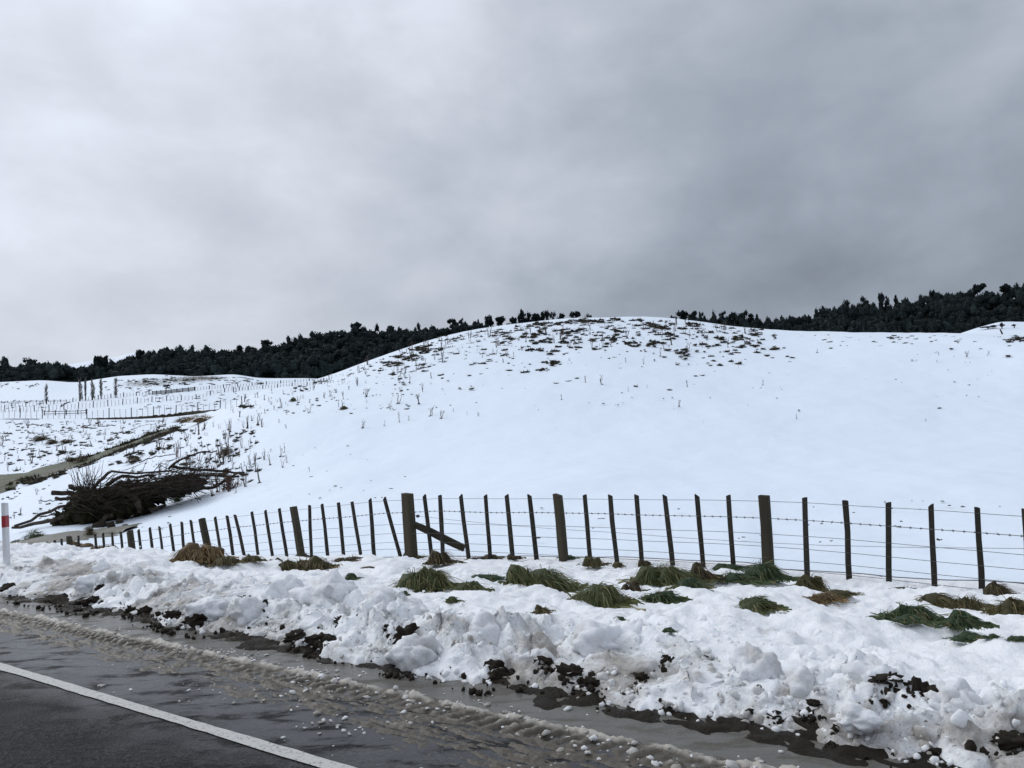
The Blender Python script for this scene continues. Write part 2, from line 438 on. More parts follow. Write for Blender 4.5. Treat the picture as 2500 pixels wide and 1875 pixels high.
# ------------------------------------------------------------------ materials
class NT:
    def __init__(s, name):
        s.m = bpy.data.materials.new(name); s.m.use_nodes = True
        s.t = s.m.node_tree; s.b = s.t.nodes['Principled BSDF']; s.out = s.t.nodes['Material Output']
        s.b.inputs['Specular IOR Level'].default_value = 0.3
    def n(s, kind, **kw):
        q = s.t.nodes.new(kind)
        for k, v in kw.items(): setattr(q, k, v)
        return q
    def l(s, a, b): s.t.links.new(a, b)
    def pos(s, obj=False):
        return s.n('ShaderNodeTexCoord').outputs['Object'] if obj else s.n('ShaderNodeNewGeometry').outputs['Position']
    def noise(s, v, scale, detail=4, rough=.55, dist=0, stretch=None):
        if stretch:
            mp = s.n('ShaderNodeMapping'); mp.inputs['Scale'].default_value = stretch[0]; mp.inputs['Rotation'].default_value = stretch[1]
            s.l(v, mp.inputs[0]); v = mp.outputs[0]
        q = s.n('ShaderNodeTexNoise'); q.inputs['Scale'].default_value = scale; q.inputs['Detail'].default_value = detail
        q.inputs['Roughness'].default_value = rough; q.inputs['Distortion'].default_value = dist
        s.l(v, q.inputs['Vector']); return q.outputs['Fac']
    def rng(s, v, a, b, c=0., d=1., smooth=True):
        q = s.n('ShaderNodeMapRange'); q.interpolation_type = 'SMOOTHSTEP' if smooth else 'LINEAR'
        s.l(v, q.inputs[0])
        for i, z in enumerate((a, b, c, d)): q.inputs[i + 1].default_value = z
        return q.outputs[0]
    def math(s, op, a, b=None):
        q = s.n('ShaderNodeMath', operation=op)
        for i, v in enumerate((a, b)):
            if v is None: continue
            if isinstance(v, (int, float)): q.inputs[i].default_value = v
            else: s.l(v, q.inputs[i])
        return q.outputs[0]
    def mix(s, f, a, b):
        q = s.n('ShaderNodeMix', data_type='RGBA')
        if isinstance(f, (int, float)): q.inputs[0].default_value = f
        else: s.l(f, q.inputs[0])
        for i, v in ((6, a), (7, b)):
            if isinstance(v, tuple): q.inputs[i].default_value = v + (1,) if len(v) == 3 else v
            else: s.l(v, q.inputs[i])
        return q.outputs[2]
    def attr(s, name):
        return s.n('ShaderNodeAttribute', attribute_name=name).outputs['Fac']
    def bump(s, hgt, strength, dist, prev=None):
        q = s.n('ShaderNodeBump'); q.inputs['Strength'].default_value = strength; q.inputs['Distance'].default_value = dist
        s.l(hgt, q.inputs['Height'])
        if prev: s.l(prev, q.inputs['Normal'])
        return q.outputs[0]
    def set(s, color=None, rough=None, normal=None, spec=None):
        for k, v in (('Base Color', color), ('Roughness', rough), ('Normal', normal), ('Specular IOR Level', spec)):
            if v is None: continue
            if isinstance(v, tuple): s.b.inputs[k].default_value = v + (1,)
            elif isinstance(v, (int, float)): s.b.inputs[k].default_value = v
            else: s.l(v, s.b.inputs[k])
        return s.m
SNOW = (0.83, 0.872, 0.925)
def m_verge():
    s = NT('roadside_snow'); p = s.pos()
    d = s.attr('dirt')
    n1 = s.noise(p, 5, 5, .65); n2 = s.noise(p, 38, 4, .6)
    n3 = s.noise(p, 19, 4, .65)
    f = s.rng(s.math('ADD', s.math('MULTIPLY', d, .85), s.math('ADD', s.math('MULTIPLY', s.math('SUBTRACT', n1, .5), .9), s.math('MULTIPLY', s.math('SUBTRACT', n3, .5), .7))), .18, 1.05)
    c = s.mix(f, (0.865, 0.888, 0.915), (0.28, 0.258, 0.23))
    sp = s.math('MULTIPLY', s.rng(s.noise(p, 48, 4, .65), .62, .70), s.rng(d, .05, .5))
    c = s.mix(sp, c, (0.055, 0.045, 0.035))
    b = s.bump(n2, .8, .018, s.bump(s.noise(p, 110, 3, .6), .5, .006))
    s.b.inputs['Subsurface Weight'].default_value = .45; s.b.inputs['Subsurface Radius'].default_value = (1.0, 1.15, 1.3); s.b.inputs['Subsurface Scale'].default_value = .025
    return s.set(c, .6, b, .25)
def m_field():
    s = NT('field_snow'); p = s.pos()
    bare = s.attr('bare')
    n1 = s.noise(p, 1.9, 6, .64, .3)
    f = s.rng(s.math('ADD', bare, s.math('MULTIPLY', s.math('SUBTRACT', n1, .5), 1.1)), .5, .58)
    g = s.mix(s.noise(p, 3.1, 3), (0.028, 0.028, 0.017), (0.085, 0.062, 0.036))
    c = s.mix(f, (0.80, 0.885, 0.985), g)
    b = s.bump(s.noise(p, .7, 5, .6), .3, .12, s.bump(s.noise(p, 3.2, 5, .65), .45, .05, s.bump(s.noise(p, 16, 4, .6), .3, .015)))
    return s.set(c, .6, b, .2)
def m_chunk():
    s = NT('broken_snow'); p = s.pos()
    a = s.attr('dirt')
    n1 = s.noise(p, 30, 4, .6)
    f = s.rng(s.math('ADD', a, s.math('MULTIPLY', s.math('SUBTRACT', n1, .5), .6)), .1, 1.0)
    c = s.mix(f, (0.85, 0.872, 0.895), (0.30, 0.275, 0.24))
    s.b.inputs['Subsurface Weight'].default_value = .45; s.b.inputs['Subsurface Radius'].default_value = (1.0, 1.15, 1.3); s.b.inputs['Subsurface Scale'].default_value = .025
    return s.set(c, .55, s.bump(s.noise(p, 70, 4, .6), .5, .008), .25)
def m_block():
    s = NT('packed_snow_block'); p = s.pos()
    c = s.mix(s.rng(s.noise(p, 4, 5, .6), .42, .75), (0.78, 0.80, 0.83), (0.56, 0.55, 0.545))
    s.b.inputs['Subsurface Weight'].default_value = .45; s.b.inputs['Subsurface Radius'].default_value = (1.0, 1.15, 1.3); s.b.inputs['Subsurface Scale'].default_value = .025
    return s.set(c, .5, s.bump(s.noise(p, 22, 5, .65), .6, .03), .3)
def m_asphalt():
    s = NT('wet_asphalt'); p = s.pos()
    ch = s.n('ShaderNodeTexVoronoi'); ch.inputs['Scale'].default_value = 75; s.l(p, ch.inputs['Vector'])
    chips = ch.outputs['Color']
    sepc = s.n('ShaderNodeSeparateColor'); s.l(chips, sepc.inputs[0])
    base = s.mix(sepc.outputs[0], (0.004, 0.0045, 0.005), (0.046, 0.047, 0.049))
    ang = math.atan2(TY, TX)
    streak = s.noise(p, 2.0, 4, .6, 0, ((0.45, 2.2, 1), (0, 0, -ang)))
    mot = s.noise(p, 9, 5, .7, .2, ((0.6, 1.5, 1), (0, 0, -ang)))
    base = s.mix(s.rng(streak, .35, .7), base, (0.022, 0.023, 0.026))
    base = s.mix(s.rng(mot, .48, .72), base, (0.009, 0.0095, 0.011))
    dot = s.n('ShaderNodeVectorMath', operation='DOT_PRODUCT'); s.l(p, dot.inputs[0]); dot.inputs[1].default_value = (NX, NY, 0)
    nn = dot.outputs['Value']
    # the shoulder beyond the painted line is flooded: a film of water, and grit near the snow
    w = s.math('ADD', nn, s.math('MULTIPLY', s.math('SUBTRACT', s.noise(p, 2.4, 4, .6), .5), .55))
    wet = s.rng(w, 1.75, 2.50)
    pud = s.noise(p, 6.5, 5, .62, .4, ((0.5, 1.3, 1), (0, 0, -ang)))
    film = s.math('MULTIPLY', wet, s.rng(pud, .34, .52))
    grit = s.rng(s.math('ADD', nn, s.math('MULTIPLY', s.math('SUBTRACT', s.noise(p, 7, 4, .6), .5), .3)), 2.82, 3.02)
    gc = s.mix(s.noise(p, 14, 4, .6, 0, ((0.5, 1.6, 1), (0, 0, -ang))), (0.072, 0.067, 0.058), (0.155, 0.147, 0.132))
    base = s.mix(grit, base, gc)
    rough = s.mix(film, (.60, .60, .60), (.24, .24, .24))
    q = s.n('ShaderNodeSeparateColor'); s.l(rough, q.inputs[0])
    hgt = s.math('MULTIPLY', ch.outputs['Distance'], s.math('SUBTRACT', 1.0, s.math('MULTIPLY', film, .86)))
    b = s.bump(hgt, .6, .005, s.bump(s.noise(p, 40, 4, .7), .12, .006))
    return s.set(base, q.outputs[0], b, s.rng(film, 0, 1, .05, .28))
def m_paint():
    s = NT('road_paint'); p = s.pos()
    c = s.mix(s.rng(s.noise(p, 26, 5, .7), .50, .75), (0.50, 0.50, 0.475), (0.24, 0.24, 0.23))
    c = s.mix(s.rng(s.noise(p, 70, 5, .75), .56, .64), c, (0.06, 0.06, 0.06))
    return s.set(c, .4, s.bump(s.noise(p, 130, 3), .4, .003), .4)
def m_slush():
    s = NT('brown_slush'); p = s.pos()
    h = s.attr('rim')
    n1 = s.noise(p, 24, 5, .65)
    c = s.mix(s.rng(s.math('ADD', h, s.math('MULTIPLY', s.math('SUBTRACT', n1, .5), .9)), .1, .9), (0.085, 0.073, 0.056), (0.43, 0.405, 0.365))
    return s.set(c, .45, s.bump(s.noise(p, 75, 4, .65), .6, .008), .35)
def m_mud():
    s = NT('wet_mud'); p = s.pos()
    c = s.mix(s.noise(p, 14, 5, .65), (0.008, 0.007, 0.0055), (0.036, 0.029, 0.021))
    return s.set(c, s.rng(s.noise(p, 9, 4), .35, .65, .40, .8), s.bump(s.noise(p, 34, 5, .7), .9, .03), .12)
def m_soil():
    s = NT('dark_soil'); p = s.pos()
    c = s.mix(s.noise(p, 30, 5, .65), (0.008, 0.007, 0.006), (0.045, 0.036, 0.026))
    return s.set(c, .85, s.bump(s.noise(p, 45, 5, .7), .8, .02), .15)
def m_wood(name, a, b, sc_=14):
    s = NT(name); p = s.pos(True)
    g = s.noise(p, sc_, 5, .6, .2, ((1.0, 1.0, .08), (0, 0, 0)))
    oi = s.n('ShaderNodeObjectInfo').outputs['Random']
    c = s.mix(g, a, b)
    c = s.mix(s.math('MULTIPLY', oi, .45), c, (0.012, 0.011, 0.010))
    pch = s.rng(s.noise(p, 5, 3, .6), .58, .72, 0, .6)
    c = s.mix(pch, c, (0.055, 0.058, 0.035))
    return s.set(c, .85, s.bump(g, .5, .008), .15)
def m_simple(name, a, b, scale=8, rough=.8, spec=.2, objrand=0.0):
    s = NT(name); p = s.pos()
    c = s.mix(s.rng(s.noise(p, scale, 4, .6), .3, .7), a, b)
    if objrand:
        oi = s.n('ShaderNodeObjectInfo').outputs['Random']
        c = s.mix(s.math('MULTIPLY', oi, objrand), c, tuple(v * .45 for v in a))
    return s.set(c, rough, None, spec)
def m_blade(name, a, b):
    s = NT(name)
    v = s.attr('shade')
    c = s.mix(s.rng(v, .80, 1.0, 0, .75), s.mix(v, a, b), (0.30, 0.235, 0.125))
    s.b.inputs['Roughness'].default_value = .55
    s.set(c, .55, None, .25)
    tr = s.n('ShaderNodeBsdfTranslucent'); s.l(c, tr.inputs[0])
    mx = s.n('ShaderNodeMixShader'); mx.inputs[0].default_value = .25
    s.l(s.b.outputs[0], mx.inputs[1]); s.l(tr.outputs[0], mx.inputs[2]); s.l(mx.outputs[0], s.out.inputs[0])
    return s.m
def m_water(name, deep, scum, amt):
    s = NT(name); p = s.pos()
    c = s.mix(s.rng(s.noise(p, .55, 5, .6, .4), amt, amt + .13), deep, scum)
    return s.set(c, .5, s.bump(s.noise(p, 6, 3), .5, .05), .10)
MAT = dict(verge=m_verge(), field=m_field(), chunk=m_chunk(), block=m_block(), asphalt=m_asphalt(), paint=m_paint(), slush=m_slush(),
           mud=m_mud(), soil=m_soil(), post=m_wood('weathered_post', (0.022, 0.019, 0.014), (0.085, 0.075, 0.052)),
           batten=m_wood('weathered_batten', (0.014, 0.013, 0.012), (0.062, 0.055, 0.045)),
           wire=m_simple('wire', (0.05, 0.05, 0.052), (0.10, 0.10, 0.105), 30, .5, .4),
           white=m_simple('white_plastic', (0.74, 0.76, 0.78), (0.66, 0.68, 0.70), 9, .4, .4), red=m_simple('red_reflector', (0.36, 0.022, 0.03), (0.30, 0.018, 0.024), 12, .35, .5),
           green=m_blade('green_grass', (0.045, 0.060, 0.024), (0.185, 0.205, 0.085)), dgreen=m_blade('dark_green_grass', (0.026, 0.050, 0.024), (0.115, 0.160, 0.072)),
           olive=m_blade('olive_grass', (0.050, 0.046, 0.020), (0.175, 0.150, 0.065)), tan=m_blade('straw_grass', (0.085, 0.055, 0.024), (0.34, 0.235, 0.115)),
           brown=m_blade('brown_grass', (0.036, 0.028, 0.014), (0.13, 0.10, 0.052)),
           stalk=m_simple('dry_stalk', (0.060, 0.050, 0.045), (0.125, 0.105, 0.092), 3, .9, .1), rstalk=m_simple('reddish_stalk', (0.075, 0.045, 0.035), (0.14, 0.085, 0.065), 3, .9, .1),
           tuft=m_simple('bare_tuft', (0.020, 0.021, 0.016), (0.062, 0.050, 0.032), 1.7, .9, .1),
           forest=m_simple('bush_foliage', (0.012, 0.018, 0.021), (0.034, 0.046, 0.046), .12, .9, .08),
           leaf=m_simple('tree_foliage', (0.010, 0.015, 0.018), (0.026, 0.036, 0.037), .6, .9, .08, .4),
           bark=m_simple('bark', (0.018, 0.016, 0.014), (0.055, 0.048, 0.040), 6, .9, .1),
           branch=m_simple('dead_branch', (0.020, 0.016, 0.013), (0.10, 0.082, 0.066), 2.5, .9, .1, .5),
           moss=m_simple('mossy_roots', (0.009, 0.008, 0.006), (0.034, 0.034, 0.016), 2.6, .95, .1),
           poplar=m_simple('poplar_twigs', (0.12, 0.112, 0.11), (0.20, 0.19, 0.185), 1, .9, .1),
           stream=m_water('stream_water', (0.078, 0.080, 0.054), (0.040, 0.056, 0.016), .45), pond=m_water('pond_water', (0.22, 0.215, 0.19), (0.15, 0.145, 0.12), .55),
           farpost=m_simple('hazed_timber', (0.075, 0.075, 0.078), (0.14, 0.14, 0.145), .8, .9, .1),  # far fence timber: distance haze and blur put into a paler grey colour
           steel=m_simple('insulator', (0.03, 0.03, 0.032), (0.05, 0.05, 0.05), 20, .4, .4))
MAT['hillsnow'] = m_simple('hill_snow', (0.80, 0.865, 0.95), (0.77, 0.84, 0.93), .02, .7, .15)
s = NT('bush_floor'); p = s.pos()
MAT['bushfloor'] = s.set(s.mix(s.attr('snow'), s.mix(s.noise(p, .2, 3), (0.010, 0.013, 0.012), (0.022, 0.027, 0.021)), (0.62, 0.66, 0.70)), .9, None, .05)

# ------------------------------------------------------------------ road, mud, painted line, slush
def tn_grid(ts, ns, hfun):
    Tm, Nm = np.meshgrid(ts, ns, indexing='ij')
    Z = hfun(Tm, Nm)
    X, Y = xy(Tm, Nm)
    V = np.stack([X, Y, Z], -1).reshape(-1, 3)
    Fq = fix_up(V, grid_faces(len(ts), len(ns)))
    return V, Fq, Tm.ravel(), Nm.ravel()
V, Fq, Tm, Nm = tn_grid(np.linspace(-60, 140, 80), np.concatenate([[-60, -20], np.linspace(-8, 3.6, 24)]), lambda t, n: t * 0)
ob('road', mesh_np('road', V, Fq), MAT['asphalt'], label='wet dark chip seal road running across the bottom left corner', cat='road', kind='structure')
V, Fq, Tm, Nm = tn_grid(np.concatenate([np.linspace(-8, 16, 900), np.linspace(16.2, 90, 120)]), np.linspace(3.02, 4.0, 44),
                        lambda t, n: -0.012 + 0.020 * sstep(3.19, 3.36, n + .15 * fbm(t * 1.7, n * 2.2, 3, 4, .6)) + .020 * fbm(t * 9, n * 12, 4, 4, .6) * sstep(3.15, 3.40, n) + .02 * sstep(3.34, 3.7, n))
ob('mud', mesh_np('mud', V, Fq), MAT['mud'], label='dark wet mud along the foot of the roadside snow', cat='mud', kind='structure')
# painted line: near and far edge measured from the photograph on the flat road
def road_pt(px, py):
    d = ray(px, py); k = -CAMZ / d[2]; return d * k
nA = np.mean([tn(*road_pt(*q)[:2])[1] for q in ((0, 1618.5), (289, 1707), (640, 1808))])
nB = np.mean([tn(*road_pt(*q)[:2])[1] for q in ((0, 1637), (289, 1727), (640, 1831))])
ts = np.linspace(-3, 60, 2200)
wob = lambda s, t: .004 * noise(t * 9, t * 0 + s, 2) + .006 * noise(t * 1.2, t * 0 + s, 3)
V, Fq, Tm, Nm = tn_grid(ts, np.linspace(0, 1, 4), lambda t, n: t * 0 + .0045)
nn_ = nB + wob(1.5, Tm) + (nA - nB + wob(7.5, Tm) - wob(1.5, Tm)) * Nm
X, Y = xy(Tm, nn_)
V[:, 0], V[:, 1] = X, Y
ob('painted_line', mesh_np('painted_line', V, Fq), MAT['paint'], label='solid worn white painted line along the road edge', cat='road marking', kind='structure')
def slush_h(t, n):
    e0 = 2.62 + .10 * noise(t * .6, t * 0 + 2, 201) + .07 * noise(t * 2.3, t * 0 + 5, 202) - .16 * sstep(4.5, 1.0, t)
    e1 = 3.03 + .02 * noise(t * 1.1, t * 0, 203)
    body = sstep(e0 - .04, e0 + .12, n + .05 * fbm(t * 6, n * 6, 204, 2)) * sstep(e1 + .05, e1 - .02, n)
    rim = np.exp(-((n - e1 + .02) / .026) ** 2)
    lug = .5 + .5 * np.sin((t + 0.5 * (n - 2.9)) * 2 * math.pi / .085 + .8 * noise(t * 3, n * 0, 207))
    inner = np.exp(-((n - e1 + .105) / .055) ** 4)
    z = body * (.005 + .013 * fbm(t * 7, n * 30, 205, 4, .6) + .008 * fbm(t * 2.5, n * 9, 206, 2)) + .024 * rim * (.7 + .8 * fbm(t * 8, n * 6, 208, 3))
    z = z + inner * (.030 * lug ** .7 - .015) * (.5 + sstep(-.2, .4, noise(t * .8, t * 0 + 4, 209)))
    z = z - .004 + .004 * fbm(t * 30, n * 30, 210, 2)
    return np.where(body + rim < .06, -.02, z)
V, Fq, Tm, Nm = tn_grid(np.concatenate([np.linspace(-4, 9, 1500), np.linspace(9.015, 40, 900)]), np.linspace(2.3, 3.12, 82), slush_h)
rim = np.clip(V[:, 2] / .026, 0, 1) * .75 - .12 + .30 * np.exp(-((Nm - 3.01) / .04) ** 2) + .15 * fbm(Tm * 3, Nm * 8, 220, 2)
ob('slush', mesh_np('slush', V, Fq, True, {'rim': rim}), MAT['slush'], label='ridge of brown slush with tyre tread marks on the shoulder', cat='slush', kind='stuff')

# ------------------------------------------------------------------ roadside snow
def ramp_axis(a, b, d0, d1, x0):
    out = [x0]; x = x0
    while x < b: x += d0 + (d1 - d0) * min(1, (x - x0) / (b - x0)); out.append(x)
    return np.array(out)
ns = ramp_axis(3.1, 12.6, .018, .075, 3.1)
tpos = [-4.0]
while tpos[-1] < 75:
    x = tpos[-1]; tpos.append(x + (.022 if 0 < x < 6 else (.03 if x < 0 else .022 + (x - 6) * .0042)))
ts = np.array(tpos)
def vh(t, n):
    z = verge_h(t, n)
    X, Y = xy(t, n)
    k = n > 11.5
    a_ok = np.maximum(NX * (X / np.maximum(Y, .1)) + NY, .05)
    fz = np.where(k, field(np.where(k, X, 0), np.where(k & (Y > 1), Y, 20.)), 0)
    return np.where(k, np.minimum(z, fz + .02 - .08 * (n - 11.5)), z)
V, Fq, Tm, Nm = tn_grid(ts, ns, vh)
t2, n2 = shove(Tm, Nm)
V[:, 0], V[:, 1] = xy(t2, n2)
dirt = (.95 * np.exp(-((Nm - 3.45) / .60) ** 2) * (.6 + .9 * fbm(Tm * 1.3, Nm * 1.3, 301, 3)) + .55 * sstep(.1, .75, fbm(Tm * .8, Nm * 1.1, 302, 4)) * sstep(6.4, 4.2, Nm)
        + .30 * sstep(.15, .6, fbm(Tm * 2.6, Nm * 2.6, 303, 3)) * sstep(10.5, 5, Nm) + .30 * bumps(Tm / .22, Nm / .26, 305, .15, .5, .35) * sstep(10, 5.5, Nm))
ob('snow_verge', mesh_np('snow_verge', V, Fq, True, {'dirt': np.clip(dirt, 0, 1)}), MAT['verge'],
   label='ploughed lumpy snow covering the roadside verge below the fence', cat='snow', kind='structure')
# broken chunks on the ploughed face
pr = [lump(2, 40 + k, .38, 1.6, (1.2, .95, .75), .12, 3.5) for k in range(12)]
N = 3600
tt = np.concatenate([rng.uniform(-1.5, 6, N // 2), rng.uniform(-1.5, 22, N // 2)])
nn = edge_n(tt) + rng.gamma(1.3, .30, N) - .03
dens = noise(tt * .9, nn * 1.2, 401) + .35 * noise(tt * 3, nn * 3, 402)
k = (dens + rng.uniform(-.25, .6, N) > .05) & (nn < 6.5)
tt, nn = tt[k], nn[k]; N = len(tt)
sz = np.clip(rng.lognormal(math.log(.0105), .45, N), .005, .028)
X, Y = xy(tt, nn); Z = verge_h(tt, nn) + sz * rng.uniform(-.45, .15, N)
da = np.clip(.75 * np.exp(-((nn - 3.5) / .5) ** 2) * rng.uniform(0, 1, N) + .25 * rng.uniform(0, 1, N) ** 2, 0, 1)
V, T, A = merge(pr, np.stack([X, Y, np.maximum(Z, sz * .25)], 1), sz[:, None] * rng.uniform(.75, 1.3, (N, 3)), rotmats(N), da)
ob('snow_chunks', mesh_np('snow_chunks', V, T, True, {'dirt': A}), MAT['chunk'], label='broken lumps of ploughed snow piled along the road edge', cat='snow chunks', kind='stuff')
# bits of slush lying on the shoulder
pr = [lump(1 if k < 5 else 2, 60 + k, .5, 1.8, (1, 1, .65), .2, 4) for k in range(7)]
N = 2100
tt = np.concatenate([rng.uniform(-1, 5, 1350), rng.uniform(-1, 16, 750)])
uu = rng.uniform(0, 1, N)
nn = np.where(uu < .45, 3.06 + rng.normal(0, .075, N), np.where(uu < .85, rng.uniform(2.5, 3.0, N), rng.uniform(2.30, 2.62, N)))
k = (noise(tt * 1.6, nn * 4, 451) + rng.uniform(-.5, .4, N) > -.05) & ((nn > 2.9) | (rng.uniform(0, 1, N) < sstep(6.0, 1.5, tt)))
tt, nn = tt[k], nn[k]; N = len(tt)
sz = np.clip(rng.lognormal(math.log(.0068), .5, N), .003, .022)
X, Y = xy(tt, nn); Z = np.maximum(slush_h(tt, nn), 0.0) + sz * .22
V, T, A = merge(pr, np.stack([X, Y, Z], 1), sz[:, None] * rng.uniform(.8, 1.5, (N, 3)) * np.array([1, 1, .75]), rotmats(N, .4), .35 + .6 * rng.uniform(0, 1, N))
ob('slush_crumbs', mesh_np('slush_crumbs', V, T, True, {'dirt': A}), MAT['chunk'], label='small grey slush crumbs strewn over the wet shoulder', cat='slush', kind='stuff')

# ------------------------------------------------------------------ snow field beyond the fence
A0, A1 = -.80, 1.05
aa = np.concatenate([np.linspace(A0, -.30, 420), np.linspace(-.2985, A1, 430)])
rows = field_rows(aa)
cnt = [70, 60, 80, 26, 50, 44, 14]
YY = []
for i, c in enumerate(cnt):
    u = np.linspace(0, 1, c, endpoint=False)[:, None]
    lo, hi = rows[i][None], rows[i + 1][None]
    YY.append(lo * (hi / lo) ** u if i == 0 else lo + (hi - lo) * u)
YY.append(rows[-1][None])
YY = np.concatenate(YY)
XX = YY * aa[None]
ZZ = field(XX, YY)
tg, ng = tn(XX, YY)
nearw = sstep(12.0, 13.5, ng)
def proj(X, Y, Z):
    d = np.stack([X, Y, Z - CAMZ], -1)
    dep = d @ FW
    return IW / 2 + F * (d @ RT) / dep, IH / 2 - F * (d @ UP) / dep
def blob(px, py, cx_, cy_, rx, ry): return np.exp(-((px - cx_) / rx) ** 2 - ((py - cy_) / ry) ** 2)
ZZ = ZZ + nearw * (.16 * fbm(XX * .11, YY * .09, 501, 4) * sstep(130, 60, YY) + .02 * fbm(XX * .9, YY * .9, 502, 2))
ZZ = ZZ - nearw * .05 * bumps(XX / .42, YY / .42, 503, .1, .3, .35) * sstep(40, 16, YY)
PX, PY = proj(XX, YY, ZZ)
# where the snow is thin and the turf shows: on the crown of the hill, the knoll across the valley, wet ground by the stream
bare = np.zeros_like(XX)
hillpatch = .66 * (.34 * blob(PX, PY, 1470, 800, 330, 45) + .30 * blob(PX, PY, 1120, 850, 200, 40) + .30 * blob(PX, PY, 1430, 790, 90, 12) + .2 * blob(PX, PY, 1290, 815, 200, 30) + .16 * blob(PX, PY, 1800, 830, 160, 30))
bare = np.where((YY > 60) & (YY < 112) & (PX > 800), hillpatch, bare)
knoll = .40 * blob(PX, PY, 440, 930, 130, 16) + .32 * blob(PX, PY, 330, 940, 70, 14) + .3 * blob(PX, PY, 520, 922, 90, 7)
bare = np.where((YY > 170) & (PX < 700), knoll + .1, bare)
vall = .09 + .36 * blob(PX, PY, 470, 985, 110, 20) + .34 * blob(PX, PY, 300, 1080, 120, 30) + .26 * blob(PX, PY, 80, 1080, 130, 20) + .26 * blob(PX, PY, 480, 1100, 90, 50) + .2 * blob(PX, PY, 100, 1250, 120, 40)
bare = np.where((YY <= 170) & (PX < 760), np.maximum(bare, vall), bare)
edge = .42 * blob(PX, PY, 2490, 828, 40, 10)
bare = np.where((PX > 2350) & (YY > 55), np.maximum(bare, edge), bare)
V = np.stack([XX, YY, ZZ], -1).reshape(-1, 3)
Fq = fix_up(V, grid_faces(YY.shape[0], len(aa)))
ob('snow_field', mesh_np('snow_field', V, Fq, True, {'bare': bare.ravel()}), MAT['field'],
   label='snow covered paddock rising from the fence to a rounded hill', cat='snow field', kind='structure')

# ------------------------------------------------------------------ bush clad ridge and the white hill behind
CAN = [(-900, 905), (-300, 898), (0, 893), (70, 890), (130, 882), (180, 888), (220, 895), (280, 890), (310, 874), (360, 857), (420, 850), (470, 847), (510, 854), (560, 852), (590, 850), (630, 835), (680, 835), (720, 830),
       (770, 811), (830, 801), (900, 801), (1000, 793), (1080, 790), (1150, 784), (1250, 783), (1350, 782), (1440, 786), (1540, 800), (1600, 795), (1640, 778), (1680, 771), (1740, 772), (1800, 775), (1860, 778),
       (1900, 774), (1960, 767), (2000, 757), (2050, 747), (2110, 738), (2170, 738), (2230, 722), (2290, 715), (2330, 711), (2400, 703), (2450, 698), (2500, 691), (2700, 680), (3600, 700)]
TP = 34
fb = line([(p_[0], max(p_[1] + TP + 14, 935), 310) for p_ in CAN]); ft = line([(p_[0], p_[1] + TP, 430) for p_ in CAN])
def forest_h(a, u):
    """u 0 at the foot, 1 on the ridge, to 1.6 behind it"""
    Yb, Yt = pchip(fb[0], fb[1], a), pchip(ft[0], ft[1], a)
    Zb, Zt = CAMZ + pchip(fb[0], fb[2], a) * Yb, CAMZ + pchip(ft[0], ft[2], a) * Yt
    Y = Yb + (Yt - Yb) * u
    Z = np.where(u < 1, Zb + (Zt - Zb) * np.clip(u, 0, 1), Zt - (u - 1) * 18)
    return a * Y, Y, Z
GAPS = [(2160, 752, 34, 6), (2250, 743, 14, 5), (2280, 743, 9, 7), (2440, 724, 62, 6), (2490, 718, 14, 8), (1945, 778, 34, 5), (1925, 782, 20, 4), (2075, 760, 16, 4), (1980, 765, 18, 4), (90, 900, 7, 5), (117, 903, 5, 4)]
def gapw(px, py):
    g = np.zeros_like(px)
    for q in GAPS: g = np.maximum(g, (((px - q[0]) / q[2]) ** 2 + ((py - q[1]) / q[3]) ** 2 < 1) * 1.0)
    return g
ga, gu = np.meshgrid(np.linspace(-.85, 1.05, 700), np.concatenate([np.linspace(0, 1, 60), np.linspace(1.05, 1.6, 8)]), indexing='ij')
X, Y, Z = forest_h(ga, gu)
Z = Z + 1.2 * fbm(X * .02, Y * .02, 601, 3) * (gu < 1.02)
PX, PY = proj(X, Y, Z)
V = np.stack([X, Y, Z], -1).reshape(-1, 3)
ob('bush_hill', mesh_np('bush_hill', V, fix_up(V, grid_faces(*X.shape)), True, {'snow': gapw(PX, PY - 2).ravel()}), MAT['bushfloor'],
   label='dark ridge beyond the snow paddocks carrying native bush', cat='hill', kind='structure')
hl = line([(-300, 905, 900), (100, 905, 900), (180, 894, 900), (230, 886, 900), (280, 879, 900), (330, 868, 900), (420, 868, 900), (520, 890, 900), (900, 900, 900)])
ga, gv = np.meshgrid(np.linspace(-.85, 0., 120), np.linspace(0, 1.5, 30), indexing='ij')
Yc = pchip(hl[0], hl[1], ga); Zc = CAMZ + pchip(hl[0], hl[2], ga) * Yc
Y = 600 + (Yc - 600) * gv; Z = np.where(gv < 1, 20 + (Zc - 20) * np.sin(np.clip(gv, 0, 1) * math.pi / 2), Zc - 40 * (gv - 1))
V = np.stack([ga * Y, Y, Z], -1).reshape(-1, 3)
ob('white_hill', mesh_np('white_hill', V, fix_up(V, grid_faces(*ga.shape))), MAT['hillsnow'], label='distant smooth white hilltop showing behind the dark bush at left', cat='hill', kind='structure')

